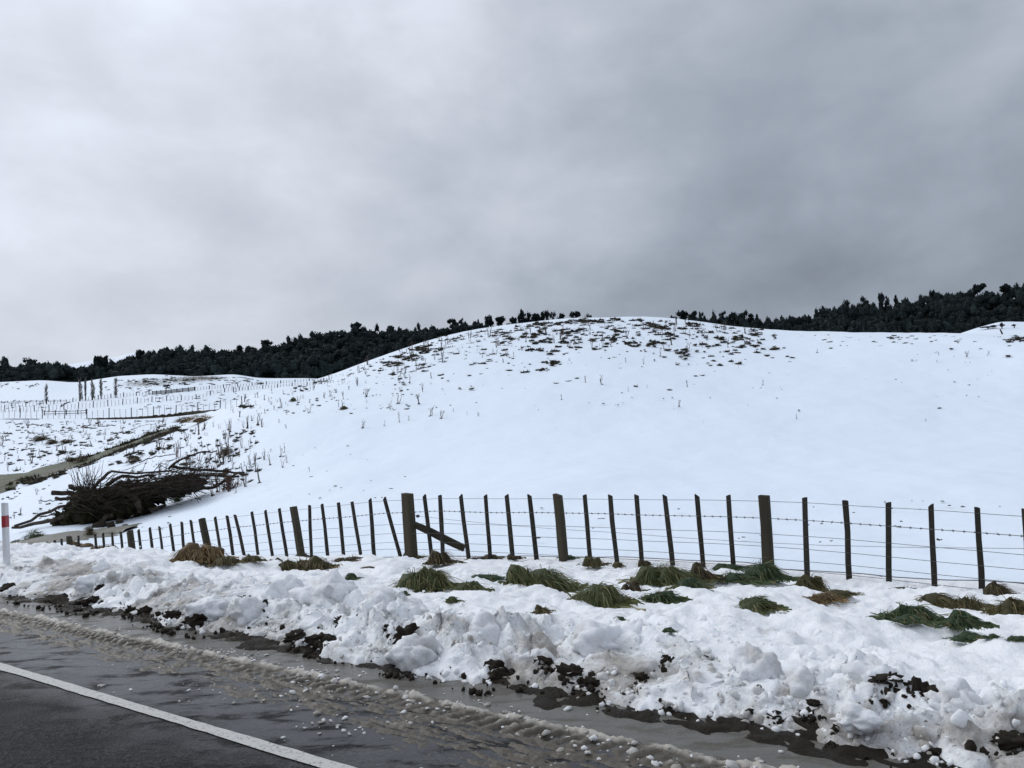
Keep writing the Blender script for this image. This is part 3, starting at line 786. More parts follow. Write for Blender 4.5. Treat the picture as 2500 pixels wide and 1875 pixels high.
def crown(seed, nleaf, core=.72, size=.23, shape=(1, 1, 1), clumps=7):
    """unit crown, a dim core with clumps of leaf faces round it; spans about -1..1"""
    r = np.random.default_rng(seed)
    cen = r.normal(0, .42, (clumps, 3)); cen[:, 2] = r.uniform(-.6, .7, clumps)
    cen *= np.array([1, 1, 1.0])
    rad = r.uniform(.34, .58, clumps)
    VV, TT, off = [], [], 0
    for c, q in zip(cen, rad):
        V, T = lump(1, int(r.integers(1e4)), .35, 1.4)
        VV.append(c + V * q * core); TT.append(T + off); off += len(V)
    ci = r.integers(0, clumps, nleaf)
    d = r.normal(0, 1, (nleaf, 3)); d[:, 2] = np.abs(d[:, 2]) * .9 - .3; d /= np.linalg.norm(d, axis=1)[:, None]
    pos = cen[ci] + d * rad[ci][:, None] * r.uniform(.62, 1.12, (nleaf, 1))
    e1 = r.normal(0, 1, (nleaf, 3)); e1 /= np.linalg.norm(e1, axis=1)[:, None]
    e2 = np.cross(e1, r.normal(0, 1, (nleaf, 3))); e2 /= np.linalg.norm(e2, axis=1)[:, None]
    s_ = r.uniform(.5, 1.2, (nleaf, 1)) * size
    W = np.stack([pos + e1 * s_, pos - e1 * s_ * .5 + e2 * s_ * .8, pos - e1 * s_ * .5 - e2 * s_ * .8], 1).reshape(-1, 3)
    VV.append(W); TT.append(np.arange(nleaf * 3).reshape(-1, 3) + off)
    return np.concatenate(VV) * np.array(shape), np.concatenate(TT)
pr = [crown(700 + k, 190, .88, .13, (1, 1, 1.0), 4 + k % 3) for k in range(10)]
N = 4200
fa = np.concatenate([rng.uniform(-.74, .86, N - 900), rng.uniform(.15, .80, 900)]); rng.shuffle(fa); fu = np.concatenate([rng.uniform(0, 1.02, N * 3 // 4), rng.uniform(.86, 1.06, N - N * 3 // 4)])
X, Y, Z = forest_h(fa, fu)
PX, PY = proj(X, Y, Z + 4)
k = gapw(PX, PY) < .5
PX2, PY2 = proj(X, Y, Z + 8)
k &= gapw(PX2, PY2) < .5
X, Y, Z = X[k], Y[k], Z[k]; N = len(X)
hh = np.clip(rng.normal(3.7, .7, N), 2.2, 5.6) * np.where(rng.uniform(0, 1, N) < .05, 1.3, 1)
rr = np.clip(rng.normal(3.3, .75, N), 1.8, 5.2)
far_ = np.where(X / Y > .2, .78, 1.0); rr = rr * far_; hh = hh * np.where(X / Y > .2, 1.06, 1.0)
V, T, _ = merge(pr, np.stack([X, Y, Z + hh * .75], 1), np.stack([rr, rr, hh * .95], 1), rotmats(N, .12))
ob('bush', mesh_np('bush', V, T, False), MAT['forest'], label='dense dark native bush covering the ridge behind the paddocks', cat='bush', kind='stuff')

# trees that stand clear of the canopy
def tree(px, topy, wpx, label, style='round', depth=None, footpx=None, leafn=420):
    a, e = ae(px, topy)
    a = float(a)
    if depth is None:
        Xg, Yg, Zg = (float(v) for v in forest_h(np.array(a), np.array(.97)))
    else:
        Yg = depth; Xg = a * Yg
        u = (depth - 310) / 120
        Zg = float(forest_h(np.array(a), np.array(u))[2])
    H = CAMZ + float(e) * Yg - Zg
    H = max(H, 5)
    W = wpx * Yg / F / 2
    seed = int(px * 3 + topy)
    r = np.random.default_rng(seed)
    root = ob('native_tree', None, None, None, label, 'tree', 'trees standing above the bush skyline', None, (Xg, Yg, Zg))
    b = MB()
    lean = r.normal(0, .02, 2) * H
    b.tube([(0, 0, -1), (lean[0] * .3, lean[1] * .3, H * .4), (lean[0], lean[1], H * .88)], [H * .028 + .08, H * .02 + .06, .06], 6)
    for k in range(6):
        h0 = H * r.uniform(.5, .8); an = r.uniform(0, 2 * math.pi); L_ = W * r.uniform(.5, .9)
        b.tube([(lean[0] * .6, lean[1] * .6, h0), (math.cos(an) * L_ * .6, math.sin(an) * L_ * .6, h0 + L_ * .5), (math.cos(an) * L_, math.sin(an) * L_, h0 + L_ * .9)], [.16, .1, .04], 5)
    ob('trunk', b.build('trunk'), MAT['bark'], root)
    if style == 'airy':
        V, T = crown(seed, leafn, .5, .16, (W, W, H * .30), 9); zc = H * .72
    elif style == 'column':
        V, T = crown(seed, leafn, .85, .2, (W, W, H * .36), 12); zc = H * .66
    elif style == 'spire':
        V, T = crown(seed, leafn, .7, .18, (1, 1, 1), 11)
        k_ = np.clip((1.15 - V[:, 2]) / 1.9, .15, 1.1); V = V * np.stack([k_ * W * 1.1, k_ * W * 1.1, np.full(len(V), H * .34)], 1); zc = H * .68
    else:
        V, T = crown(seed, leafn, .82, .2, (W, W, H * .29), 9); zc = H * .73
    V[:, 2] += zc - max(0, V[:, 2].max() + zc - H)
    V[:, 0] += lean[0] * .7; V[:, 1] += lean[1] * .7
    ob('crown', mesh_np('crown', V, T, False), MAT['leaf'], root)
for q in ((72, 871, 24, 'feathery dark tree rising above the bush at far left', 'airy'), (245, 865, 30, 'tall dense dark tree in front of the distant white hilltop', 'column', 350),
          (340, 853, 20, 'small dark tree on the left end of the rising bush ridge', 'round'), (585, 842, 24, 'rounded pale-edged bush tree at a notch in the left ridge', 'round'), (648, 829, 26, 'rounded tree at the step in the left ridge skyline', 'round'),
          (873, 785, 27, 'round headed tree standing alone above the left ridge skyline', 'round'), (919, 787, 20, 'pointed tree just right of the round headed skyline tree', 'spire'),
          (1104, 776, 26, 'broad tree on the skyline left of the hill crown', 'round'), (1125, 775, 16, 'leggy round topped tree on the skyline left of the hill crown', 'airy'), (1167, 776, 14, 'small pointed tree on the skyline behind the hill shoulder', 'spire'),
          (1191, 766, 24, 'broad crowned tree behind the left shoulder of the hill', 'round'), (1222, 770, 26, 'dense low tree behind the left shoulder of the hill', 'round'), (1252, 772, 16, 'narrow dark tree left of the tallest hill crest tree', 'column'),
          (1271, 752, 15, 'tallest slender tree on the skyline above the hill', 'column'), (1289, 758, 16, 'open branched tree right of the tallest skyline tree', 'airy'), (1315, 760, 30, 'wide dark tree in the row behind the hill crest', 'round'),
          (1335, 754, 9, 'thin pole-like tree in the row behind the hill crest', 'column'), (1349, 757, 12, 'second thin tree in the row behind the hill crest', 'airy'), (1370, 763, 22, 'low dark tree near the right end of the crest row', 'round'),
          (1397, 758, 26, 'dense rounded tree near the right end of the crest row', 'round'), (1428, 762, 20, 'small spreading tree at the right end of the crest row', 'airy'), (1444, 767, 9, 'last tiny tree at the right end of the crest row', 'round'),
          (1641, 768, 9, 'tiny tree at the left end of the right hand wood', 'column'), (1668, 757, 27, 'dome shaped tree at the left end of the right hand wood', 'round'), (1692, 757, 22, 'dark tree beside the dome shaped tree of the right wood', 'round'),
          (1713, 759, 12, 'small round topped tree between two larger ones in the right wood', 'round'), (1740, 752, 24, 'tallest pointed tree of the right hand wood', 'spire'), (1763, 757, 14, 'slim spiky tree right of the tallest in the right wood', 'airy'),
          (1790, 760, 17, 'squat dark tree before the saddle in the right wood', 'round'), (1809, 757, 18, 'ragged flat topped tree near the saddle in the right wood', 'column'), (1831, 764, 22, 'low broad tree at the saddle in the right wood', 'round'), (1846, 765, 11, 'narrow tree at the saddle in the right wood', 'column'),
          (2066, 729, 18, 'spiky tree on the lower slope of the right ridge', 'airy'), (2110, 721, 22, 'dark tree left of the tall block tree on the right ridge', 'round'), (2150, 712, 16, 'tall blocky tree standing out of the right ridge skyline', 'column'), (2162, 720, 12, 'shorter tree attached to the tall blocky one on the right ridge', 'airy'),
          (2185, 719, 12, 'small tree in the dip of the right ridge skyline', 'round'), (2272, 707, 14, 'small knob of a tree on the right ridge skyline', 'column'), (2385, 692, 28, 'broad crown high on the right ridge skyline', 'round'), (2450, 690, 26, 'rounded crown near the right edge of the ridge skyline', 'round')):
    tree(*q)

# ------------------------------------------------------------------ near fence
def piece_post(top, foot, w, d, cant):
    """post between two points, slightly tapered, sawn slanted top, rough edges"""
    r = np.random.default_rng(int(abs(top[0]) * 1000) + 7)
    L_ = np.linalg.norm(top - foot)
    zs = np.array([0, .33, .66, 1.0]) * L_
    ring = np.array([(-.5, -.38), (-.36, -.5), (.36, -.5), (.5, -.38), (.5, .38), (.36, .5), (-.36, .5), (-.5, .38)])
    V = []
    for i, z in enumerate(zs):
        k = 1 + .05 * r.normal() - .05 * (i == 3)
        o_ = r.normal(0, .004, 2)
        for q in ring:
            V.append((q[0] * w * k + o_[0], q[1] * d * k + o_[1], z + (cant * q[0] if i == 3 else 0) + r.normal(0, .002)))
    V.append((0, 0, zs[-1] + .006))
    Q = [(i * 8 + j, i * 8 + (j + 1) % 8, i * 8 + 8 + (j + 1) % 8, i * 8 + 8 + j) for i in range(3) for j in range(8)]
    T = [(24 + j, 24 + (j + 1) % 8, 32) for j in range(8)]
    return np.array(V), np.array(T), np.array(Q)
def axis_mat(foot, top):
    z = (top - foot) / np.linalg.norm(top - foot)
    x = np.array([TX, TY, 0]); x = x - z * (x @ z); x /= np.linalg.norm(x)
    y = np.cross(z, x)
    m = Matrix.Identity(4)
    for i in range(3): m[i][0], m[i][1], m[i][2], m[i][3] = x[i], y[i], z[i], foot[i]
    return m
froot = ob('wire_fence', None, None, None, 'long post and wire fence with thin battens between the verge and the snow field', 'fence')
for i, p_ in enumerate(P):
    tf = tt_feet[i]
    X, Y = xy(tf, NFENCE)
    gz = float(zf(tf))
    dirv = tops[i] - np.array([X, Y, gz])
    foot = np.array([X, Y, gz]) - dirv / np.linalg.norm(dirv) * .18
    thick = p_[3]
    big_ = p_[0] == 994
    w = (.185 if big_ else .135) if thick else .062 + .008 * random.random()
    V, T, Q = piece_post(tops[i], foot, w, w if thick else .05, random.uniform(-.05, .05))
    o_ = ob('post' if thick else 'batten', mesh_np('post' if thick else 'batten', V, [T, Q], False), MAT['post' if thick else 'batten'], froot)
    o_.matrix_world = axis_mat(foot, tops[i])
    if big_: o_['label'] = 'thickest strainer post with the diagonal stay'
    if p_[0] == 938: o_['label'] = 'batten leaning hard to the left beside the strainer post'
# wires
DROPS = [.055, .29, .51, .69, .855, .985]
order = np.argsort(tt_tops)
tz = tops[order]; tk = tt_tops[order]; zk = tops[order][:, 2]
keep = np.array([P[j][3] == 1 or True for j in order])
def wire_pts(drop):
    ts_ = np.arange(tk[0] - .5, tk[-1] + .3, .12)
    top_s = np.interp(ts_, tk, np.convolve(np.pad(zk, 2, 'edge'), np.ones(5) / 5, 'valid'))
    n_ = NFENCE - .045
    z = top_s - drop - .006 + .008 * noise(ts_ * .9, ts_ * 0 + drop * 9, 8)
    # lean: the wires follow the leaning battens
    X, Y = xy(ts_ - drop * .06, np.full_like(ts_, n_))
    return np.stack([X, Y, z], 1)
for i, dr in enumerate(DROPS):
    b = MB(); pts = wire_pts(dr)
    b.tube(pts, .0042 if i == 1 else .0034, 4)
    wobj = ob('wire', b.build('wire'), MAT['wire'], froot)
    if i == 1:
        wobj.name = 'barbed_wire'
        b = MB()
        for k in range(0, len(pts)):
            c = pts[k]; r = random.uniform(-.6, .6)
            for sgn in (-1, 1):
                v = np.array([TX * r * .02, TY * r * .02, .02]) * sgn
                b.tube([c - v, c + v * .4], .003, 3)
            b.tube([c - np.array([TX, TY, 0]) * .014, c + np.array([TX, TY, 0]) * .014], .0085, 5)
        ob('barbs', b.build('barbs'), MAT['wire'], wobj, None, None, None, 'stuff')
# the slack electric wire
b = MB()
pts = [on_plane_n(x_, y_, NFENCE + .10) for x_, y_ in ((1020, 1260), (1130, 1272), (1260, 1284), (1360, 1292), (1500, 1300), (1650, 1312), (1865, 1325), (2000, 1331), (2200, 1336), (2386, 1338), (2560, 1340))]
b.tube(pts, .0028, 4)
ob('slack_wire', b.build('slack_wire'), MAT['wire'], froot)
c = on_plane_n(1020, 1260, NFENCE - .02)
V, T = lump(2, 5, .12, 1, (.038, .038, .03))
o_ = ob('insulator', mesh_np('insulator', V, T), MAT['steel'], froot); o_.location = c
b = MB(); b.tube([on_plane_n(1010, 1256, NFENCE - .06), c], .004, 4); ob('insulator_wire', b.build('insulator_wire'), MAT['wire'], froot)
# diagonal stay
a_, b_ = on_plane_n(1010, 1280, NFENCE + .06), on_plane_n(1133, 1338, NFENCE + .25)
b_[2] -= .0
V, T, Q = piece_post(b_, a_, .125, .07, 0)
d_ = (b_ - a_) / np.linalg.norm(b_ - a_); up_ = np.array([0, 0, 1.0]); u_ = up_ - d_ * (up_ @ d_); u_ /= np.linalg.norm(u_); w_ = np.cross(d_, u_)
o_ = ob('stay', mesh_np('stay', V, [T, Q], False), MAT['post'], froot)
m = Matrix.Identity(4)
for i in range(3): m[i][0], m[i][1], m[i][2], m[i][3] = u_[i], w_[i], d_[i], a_[i]
o_.matrix_world = m

# ------------------------------------------------------------------ roadside marker post
g = hit(15, 1385)
t0, n0 = tn(g[0], g[1])
Yp = 8.6
foot = at(17, 1392, Yp); top = at(11.5, 1228, Yp)
root = ob('edge_marker_post', None, None, None, 'white roadside marker post with a red band at the left edge', 'marker post', None, None, tuple(foot))
ax = (top - foot); Lm = np.linalg.norm(ax)
rot = Vector(ax).to_track_quat('Z', 'Y')
root.rotation_mode = 'QUATERNION'; root.rotation_quaternion = rot
ring = [(-.037, -.012), (-.03, -.020), (.03, -.020), (.037, -.012), (.037, .012), (.03, .020), (-.03, .020), (-.037, .012)]
def prism(z0, z1, k, cap=True, slant=0):
    V = [(x * k, y * k, z0) for x, y in ring] + [(x * k, y * k, z1 + slant * x) for x, y in ring] + [(0, 0, z1 + .004)]
    Q = [(j, (j + 1) % 8, 8 + (j + 1) % 8, 8 + j) for j in range(8)]; T = [(8 + j, 8 + (j + 1) % 8, 16) for j in range(8)]
    return np.array(V), [np.array(T), np.array(Q)]
V, Fc = prism(-.4, Lm, 1, True, .1); ob('post_body', mesh_np('post_body', V, Fc, False), MAT['white'], root)
z1, z0 = Lm * (1 - (1259 - 1228) / 164.), Lm * (1 - (1287 - 1228) / 164.)
V, Fc = prism(z0, z1, 1.06); ob('red_band', mesh_np('red_band', V, Fc, False), MAT['red'], root)

# ------------------------------------------------------------------ grass clumps on the verge
def blades(n, base, dirs, length, width, droop, r, segs=4):
    """ribbon blades: start points, start directions, drooping outward"""
    s_ = np.linspace(0, 1, segs + 1)
    side = np.cross(dirs, np.array([0, 0, 1.0])); side /= np.linalg.norm(side, axis=1)[:, None] + 1e-9
    tw = r.uniform(-.8, .8, (n, 1)); side = side * np.cos(tw) + np.array([0, 0, 1.0]) * np.sin(tw)
    P_ = base[:, None, :] + dirs[:, None, :] * (length[:, None] * s_[None])[..., None]
    P_[..., 2] -= (droop[:, None] * length[:, None] * s_[None] ** 2)
    wv = width[:, None] * (1 - .85 * s_[None] ** 1.5)
    V = np.stack([P_ - side[:, None] * wv[..., None], P_ + side[:, None] * wv[..., None]], 2).reshape(-1, 3)
    o_ = np.arange(n)[:, None] * (segs + 1) * 2 + np.arange(segs)[None] * 2
    o_ = o_.ravel()
    Q = np.stack([o_, o_ + 1, o_ + 3, o_ + 2], 1)
    return V, Q
def clump_mesh(seed, w, d, h, nb, lean, bw=1.0, core=1.0):
    """matted tussock of several uneven lobes: w wide, d deep, h high; long blades combed towards lean and lying down"""
    r = np.random.default_rng(seed)
    nl = 1 if core < .8 else int(r.integers(2, 5))
    cx_ = r.uniform(-.30, .30, nl) * w if nl > 1 else np.zeros(1); cy_ = r.uniform(-.22, .22, nl) * d if nl > 1 else np.zeros(1)
    cw = r.uniform(.22, .34, nl) * w if nl > 1 else np.array([.40 * w]); ch = r.uniform(.5, 1.0, nl) * h; ch[0] = h
    VV, FF, SH, off = [], [], [], 0
    for q in range(nl):
        V0, T0 = lump(2, seed + 31 * q, .30, 1.7, (cw[q] * core, cw[q] * d / w * core * 1.15, ch[q] * .60 * core), .14)
        V0[:, 2] = np.maximum(V0[:, 2], -.03 * h); V0[:, 0] += cx_[q]; V0[:, 1] += cy_[q]
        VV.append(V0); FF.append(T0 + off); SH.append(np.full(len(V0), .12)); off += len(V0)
    li = r.integers(0, nl, nb)
    u = np.sqrt(r.uniform(0, 1, nb)); an = r.uniform(0, 2 * math.pi, nb)
    bx, by = cx_[li] + u * np.cos(an) * cw[li], cy_[li] + u * np.sin(an) * cw[li] * d / w * 1.1
    bz = ch[li] * .64 * np.sqrt(np.maximum(1 - u * u, 0)) * (1 + .3 * noise(bx / w * 5, by / w * 5, seed))
    tuft = r.normal(0, .45, (9, 3)); ti = ((np.floor(bx / w * 3.3) + 3 * np.floor(by / w * 3.3)).astype(int)) % 9
    out = np.stack([np.cos(an) * u * .6, np.sin(an) * u * .6, .50 - .42 * u], 1) + r.normal(0, .34, (nb, 3)) + tuft[ti] * np.array([1, 1, .5]) + np.array([lean[0], lean[1], 0])
    out /= np.linalg.norm(out, axis=1)[:, None]
    ln = r.uniform(.25, .75, nb) * (w * .5 + h * .5) * .85
    stray = r.uniform(0, 1, nb) < .04
    ln = np.where(stray, ln * 1.6, ln)
    V1, Q1 = blades(nb, np.stack([bx, by, bz * .85 - .01], 1), out, ln, r.uniform(.0022, .0052, nb) * bw, r.uniform(.5, 1.3, nb) / (1 + .4 * (bw > 1.5)), r)
    V1[:, 2] = np.maximum(V1[:, 2], -.02 * h + .035 * r.uniform(0, 1, len(V1)) * min(1, h / .2))
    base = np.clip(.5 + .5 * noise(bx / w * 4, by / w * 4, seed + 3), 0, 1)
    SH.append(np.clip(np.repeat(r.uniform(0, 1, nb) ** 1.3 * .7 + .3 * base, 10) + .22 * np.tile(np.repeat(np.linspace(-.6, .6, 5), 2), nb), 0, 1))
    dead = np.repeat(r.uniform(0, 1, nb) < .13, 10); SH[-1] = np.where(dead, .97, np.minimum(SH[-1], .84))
    VV.append(V1)
    return mesh_np('grass_clump', np.concatenate(VV), [np.concatenate(FF), Q1 + off], True, {'shade': np.concatenate(SH)})
CL = [  # px, py of the foot, width px, height px, colour, label
    (193, 1338, 52, 20, 'tan', 'small straw coloured grass tuft at the far left foot of the fence'), (245, 1352, 66, 26, 'tan', 'flattened straw grass hummock below the leftmost fence posts'),
    (478, 1382, 92, 52, 'tan', 'big golden dry grass tussock below the left part of the fence'), (535, 1386, 62, 24, 'olive', 'olive tuft touching the right side of the golden tussock'),
    (617, 1380, 54, 20, 'olive', 'low olive tuft at the foot of two left battens'), (672, 1372, 30, 18, 'brown', 'sparse wispy grey brown tuft among left battens'), (728, 1384, 80, 30, 'olive', 'yellow olive tuft at the foot of a thick left post'),
    (785, 1392, 62, 36, 'olive', 'drooping yellow olive tuft right of the thick left post'), (848, 1372, 60, 10, 'brown', 'thin flat brown grass strip between left battens'), (1006, 1366, 46, 24, 'olive', 'dry tuft wrapped around the strainer post foot'),
    (1035, 1433, 108, 60, 'green', 'olive green tussock below the strainer post'), (1075, 1388, 56, 44, 'brown', 'dark brown tuft under the diagonal stay'), (1155, 1446, 66, 36, 'green', 'small bright green tuft right of the strainer tussock'),
    (865, 1420, 34, 20, 'dgreen', 'dark green sprig in the snow below the left battens'), (912, 1398, 60, 10, 'brown', 'flat brown grass strip in the snow left of the strainer'), (1188, 1412, 70, 16, 'dgreen', 'thin dark arching grass left of the largest green tussock'),
    (1258, 1436, 64, 60, 'green', 'left half of the largest green tussock in mid picture'), (1325, 1438, 132, 66, 'green', 'largest green grass tussock below the middle of the fence'), (1258, 1372, 30, 16, 'brown', 'thin brown tuft at a batten foot above the largest tussock'),
    (1450, 1474, 112, 62, 'green', 'green tussock sloping down right of the largest one'), (1445, 1386, 46, 32, 'olive', 'small olive ball of grass at a middle batten foot'), (1512, 1383, 28, 18, 'olive', 'tiny olive tuft at a middle batten foot'),
    (1572, 1383, 26, 22, 'brown', 'narrow brown tuft climbing a middle batten foot'), (1538, 1440, 48, 46, 'brown', 'brown arched grass left of the red tinged tussock'), (1640, 1425, 130, 56, 'green', 'wide green tussock with dry right side at two battens'),
    (1702, 1425, 56, 48, 'brown', 'reddish brown dry edge of the wide green tussock'), (1577, 1438, 48, 20, 'dgreen', 'small dark green tuft beside the brown arched grass'), (1705, 1458, 74, 36, 'dgreen', 'dark green tuft trailing to the right below the wide tussock'),
    (1640, 1472, 106, 30, 'dgreen', 'low dark green mat half covered by snow in the middle'), (1772, 1390, 90, 16, 'dgreen', 'flat dark green mat at a batten left of the thick right post'), (1840, 1430, 120, 46, 'dgreen', 'dark green bank of grass left of the thick right post foot'),
    (1850, 1448, 110, 24, 'olive', 'olive straw layer under the dark green bank'), (1850, 1502, 100, 36, 'green', 'lone green tuft low in the snow below the thick right post'), (1976, 1448, 88, 66, 'olive', 'round bristly tussock at the foot of a right batten'),
    (1985, 1474, 100, 18, 'tan', 'flattened pale straw below the round bristly tussock'), (2060, 1474, 76, 16, 'olive', 'thin flat olive tuft trailing right of the round tussock'), (2210, 1512, 124, 52, 'dgreen', 'bright dark green tussock on the right of the verge'),
    (2212, 1448, 62, 12, 'dgreen', 'small dark mat below the right hand battens'), (2325, 1486, 120, 52, 'olive', 'olive brown tussock spreading below a right batten'), (2418, 1462, 90, 50, 'brown', 'brown dry tussock at the rightmost batten foot'),
    (2470, 1510, 90, 56, 'olive', 'olive tussock running down to the right picture edge'), (2330, 1548, 86, 46, 'dgreen', 'dark green streak of grass low on the right verge'), (2375, 1576, 60, 26, 'dgreen', 'lower end tuft of the dark green right streak'),
    (2232, 1540, 62, 22, 'dgreen', 'small dark green tuft below the bright right tussock'), (2105, 1520, 44, 10, 'brown', 'thin dark tuft nearly buried on the right verge'), (2490, 1590, 40, 16, 'dgreen', 'small green tuft at the right edge low on the verge'), (2420, 1584, 34, 12, 'dgreen', 'tiny dark tuft near the right edge below the tussocks'),
    (985, 1468, 30, 14, 'dgreen', 'tiny dark green tuft alone in mid verge snow'), (1107, 1480, 30, 22, 'green', 'tiny spiky green tuft alone right of the snow hummocks'), (1330, 1514, 42, 26, 'olive', 'small brown green tuft low in the middle verge'),
    (1515, 1520, 26, 12, 'dgreen', 'tiny sprig low in the snow right of the middle'), (1745, 1500, 22, 10, 'dgreen', 'tiny green shoot in open snow of the verge'), (1640, 1555, 30, 14, 'dgreen', 'small dark shoot low in the verge right of centre'), (1380, 1368, 36, 14, 'dgreen', 'dark tuft at the foot of the middle thick post'), (1180, 1368, 60, 12, 'brown', 'thin brown grass at battens right of the stay'), (735, 1362, 40, 16, 'brown', 'wispy dry tuft behind the thick left post')]
leanw = np.array([-TX, -TY]) * .75 - np.array([NX, NY]) * .35
CLUMPXY = []
for i, (px, py, w, h, colr, lab) in enumerate(CL):
    g = hit(px, py)
    k = px2m(g)
    W, H_ = w * k * 1.18, h * k * 1.18
    t_, n_ = tn(g[0], g[1]); gz = float(verge_h(t_, n_ + .05)) if n_ < 11.3 else g[2]
    nb = int(np.clip(750 * (w / 100) ** 1.2 * (h / 45) ** .5, 60, 1300))
    me = clump_mesh(900 + i, W, max(W * .62, H_ * .8), H_ * 1.05, nb, leanw)
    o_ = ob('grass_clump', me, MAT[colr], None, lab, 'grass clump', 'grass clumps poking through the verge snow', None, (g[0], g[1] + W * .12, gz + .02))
# ------------------------------------------------------------------ soil clods, turf and snow blocks thrown up by the plough
CD = [(18, 1420, 66, 34, 'black soil clod in the snow edge beside the marker post'), (112, 1447, 90, 18, 'low black soil heap under the snow edge at left'), (195, 1455, 60, 20, 'dark soil scrap at the snow foot left of the road bend'),
      (245, 1437, 26, 18, 'small dark clod near the upper left snow edge'), (355, 1470, 34, 30, 'upright dark clod in the left snow face'), (318, 1466, 30, 34, 'dark brown clod beside the upright one in the left snow face'), (428, 1508, 84, 40, 'broad dark soil slab at the left snow foot'), (395, 1492, 50, 30, 'brown soil patch above the broad left slab'),
      (607, 1462, 46, 16, 'black curved turf strip on a snow block'), (648, 1486, 18, 22, 'small black clod right of the curved turf strip'), (720, 1532, 60, 26, 'left end of the long black turf lump near the road'), (775, 1545, 80, 40, 'long black turf lump at the snow foot left of centre'), (838, 1515, 56, 30, 'dark turf rim on a snow lump left of centre'),
      (945, 1545, 48, 22, 'slanting black soil sliver in the snow face'), (992, 1560, 62, 56, 'tallest dark turf clod standing in the snow face'), (985, 1600, 70, 46, 'brown soil slide below the tallest turf clod'), (1205, 1600, 52, 50, 'dark soil wedge in the snow face at centre'), (1165, 1632, 60, 36, 'soil slide running to the road at centre'),
      (1330, 1608, 52, 36, 'ragged black turf lump right of centre'), (1400, 1622, 90, 44, 'wide black turf lump right of centre'), (1440, 1640, 50, 30, 'right end of the wide black turf lump'), (1565, 1640, 40, 28, 'small mossy black clod right of the wide turf'), (1623, 1618, 36, 22, 'star shaped black clod on the snow right of centre'),
      (1985, 1700, 42, 18, 'flat black soil scrap on the right snow bank'), (1893, 1702, 24, 12, 'tiny black scrap on the right snow bank'), (2245, 1705, 72, 66, 'large jagged black soil clod in the right snow bank'), (2165, 1698, 90, 18, 'thin black soil streak left of the large jagged clod'), (2470, 1788, 110, 44, 'dark soil slab at the right edge of the snow bank'), (2270, 1812, 40, 22, 'dark brown clod at the foot of the right snow bank'), (2035, 1745, 24, 26, 'brown stained soil lump in the right snow bank')]
for i, (px, py, w, h, lab) in enumerate(CD):
    g = hit(px, py)
    t_, n_ = tn(g[0], g[1])
    n_ = max(n_, 3.45); x_, y_ = xy(t_, n_)
    zz = max(float(verge_h(t_, n_)), .01)
    k = y_ / F
    r = np.random.default_rng(i)
    V, T = lump(3, 800 + i, .55, 2.1, (w * k * .40, w * k * .28, h * k * .38), .42, 5)
    o_ = ob('soil_clod', mesh_np('soil_clod', V, T, True), MAT['soil'], None, lab, 'soil clod', 'soil clods turned up in the ploughed snow', None, (x_, y_, zz + h * k * .02))
    o_.rotation_euler = (r.uniform(-.2, .2), r.uniform(-.25, .25), r.uniform(-.6, .6))
pr = [lump(1, 90 + k, .5, 1.8, (1, 1, .7)) for k in range(6)]
pt = []
for (px, py, w, h, lab) in CD:
    for j in range(int(8 + w * .2)):
        q = hit(px + rng.normal(0, w * .42), py + 4 + abs(rng.normal(0, 9)))
        if q is not None: pt.append(q[:2])
for j in range(260):
    t_ = rng.uniform(-1, 14); pt.append(np.array(xy(t_, float(edge_n(np.array(t_))) + rng.normal(.03, .06))))
pt = np.array(pt); t_, n_ = tn(pt[:, 0], pt[:, 1]); N = len(pt)
sz = np.clip(rng.lognormal(math.log(.009), .5, N), .004, .03)
V, T, _ = merge(pr, np.stack([pt[:, 0], pt[:, 1], np.maximum(verge_h(t_, n_), .006) + sz * .2], 1), sz[:, None] * rng.uniform(.7, 1.4, (N, 3)), rotmats(N))
ob('soil_crumbs', mesh_np('soil_crumbs', V, T), MAT['soil'], label='dark soil crumbs sprinkled along the foot of the ploughed snow', cat='soil', kind='stuff')
SB = [(800, 1470, 138, 100, 'largest grey rounded snow hummock left of centre on the verge'), (700, 1450, 90, 70, 'smaller snow hummock left of the largest one'), (932, 1502, 112, 80, 'domed snow hummock right of the largest one'), (1172, 1560, 96, 100, 'tall grey snow block at the centre of the verge'), (1455, 1580, 120, 74, 'smooth grey snow block above the wide black turf'),
      (1862, 1650, 104, 120, 'tall crumbly grey snow block on the right bank'), (1965, 1672, 58, 50, 'small angular snow block on the right bank'), (2150, 1668, 96, 90, 'peaked grey snow block left of the large black clod'), (2335, 1730, 120, 110, 'big grey snow slab right of the large black clod'), (505, 1492, 90, 56, 'rounded bluish snow block at the left bank foot'), (600, 1500, 70, 60, 'rounded snow block under the curved turf strip'), (1010, 1590, 90, 60, 'snow lump left of the tallest turf clod'), (1095, 1530, 60, 36, 'low snow lump left of the tall centre block'), (2090, 1762, 90, 40, 'wide dirty snow lump at the right bank foot'), (245, 1402, 44, 40, 'pointed grey snow lump high on the left verge'), (212, 1432, 56, 34, 'round snow lump at the upper left bank')]
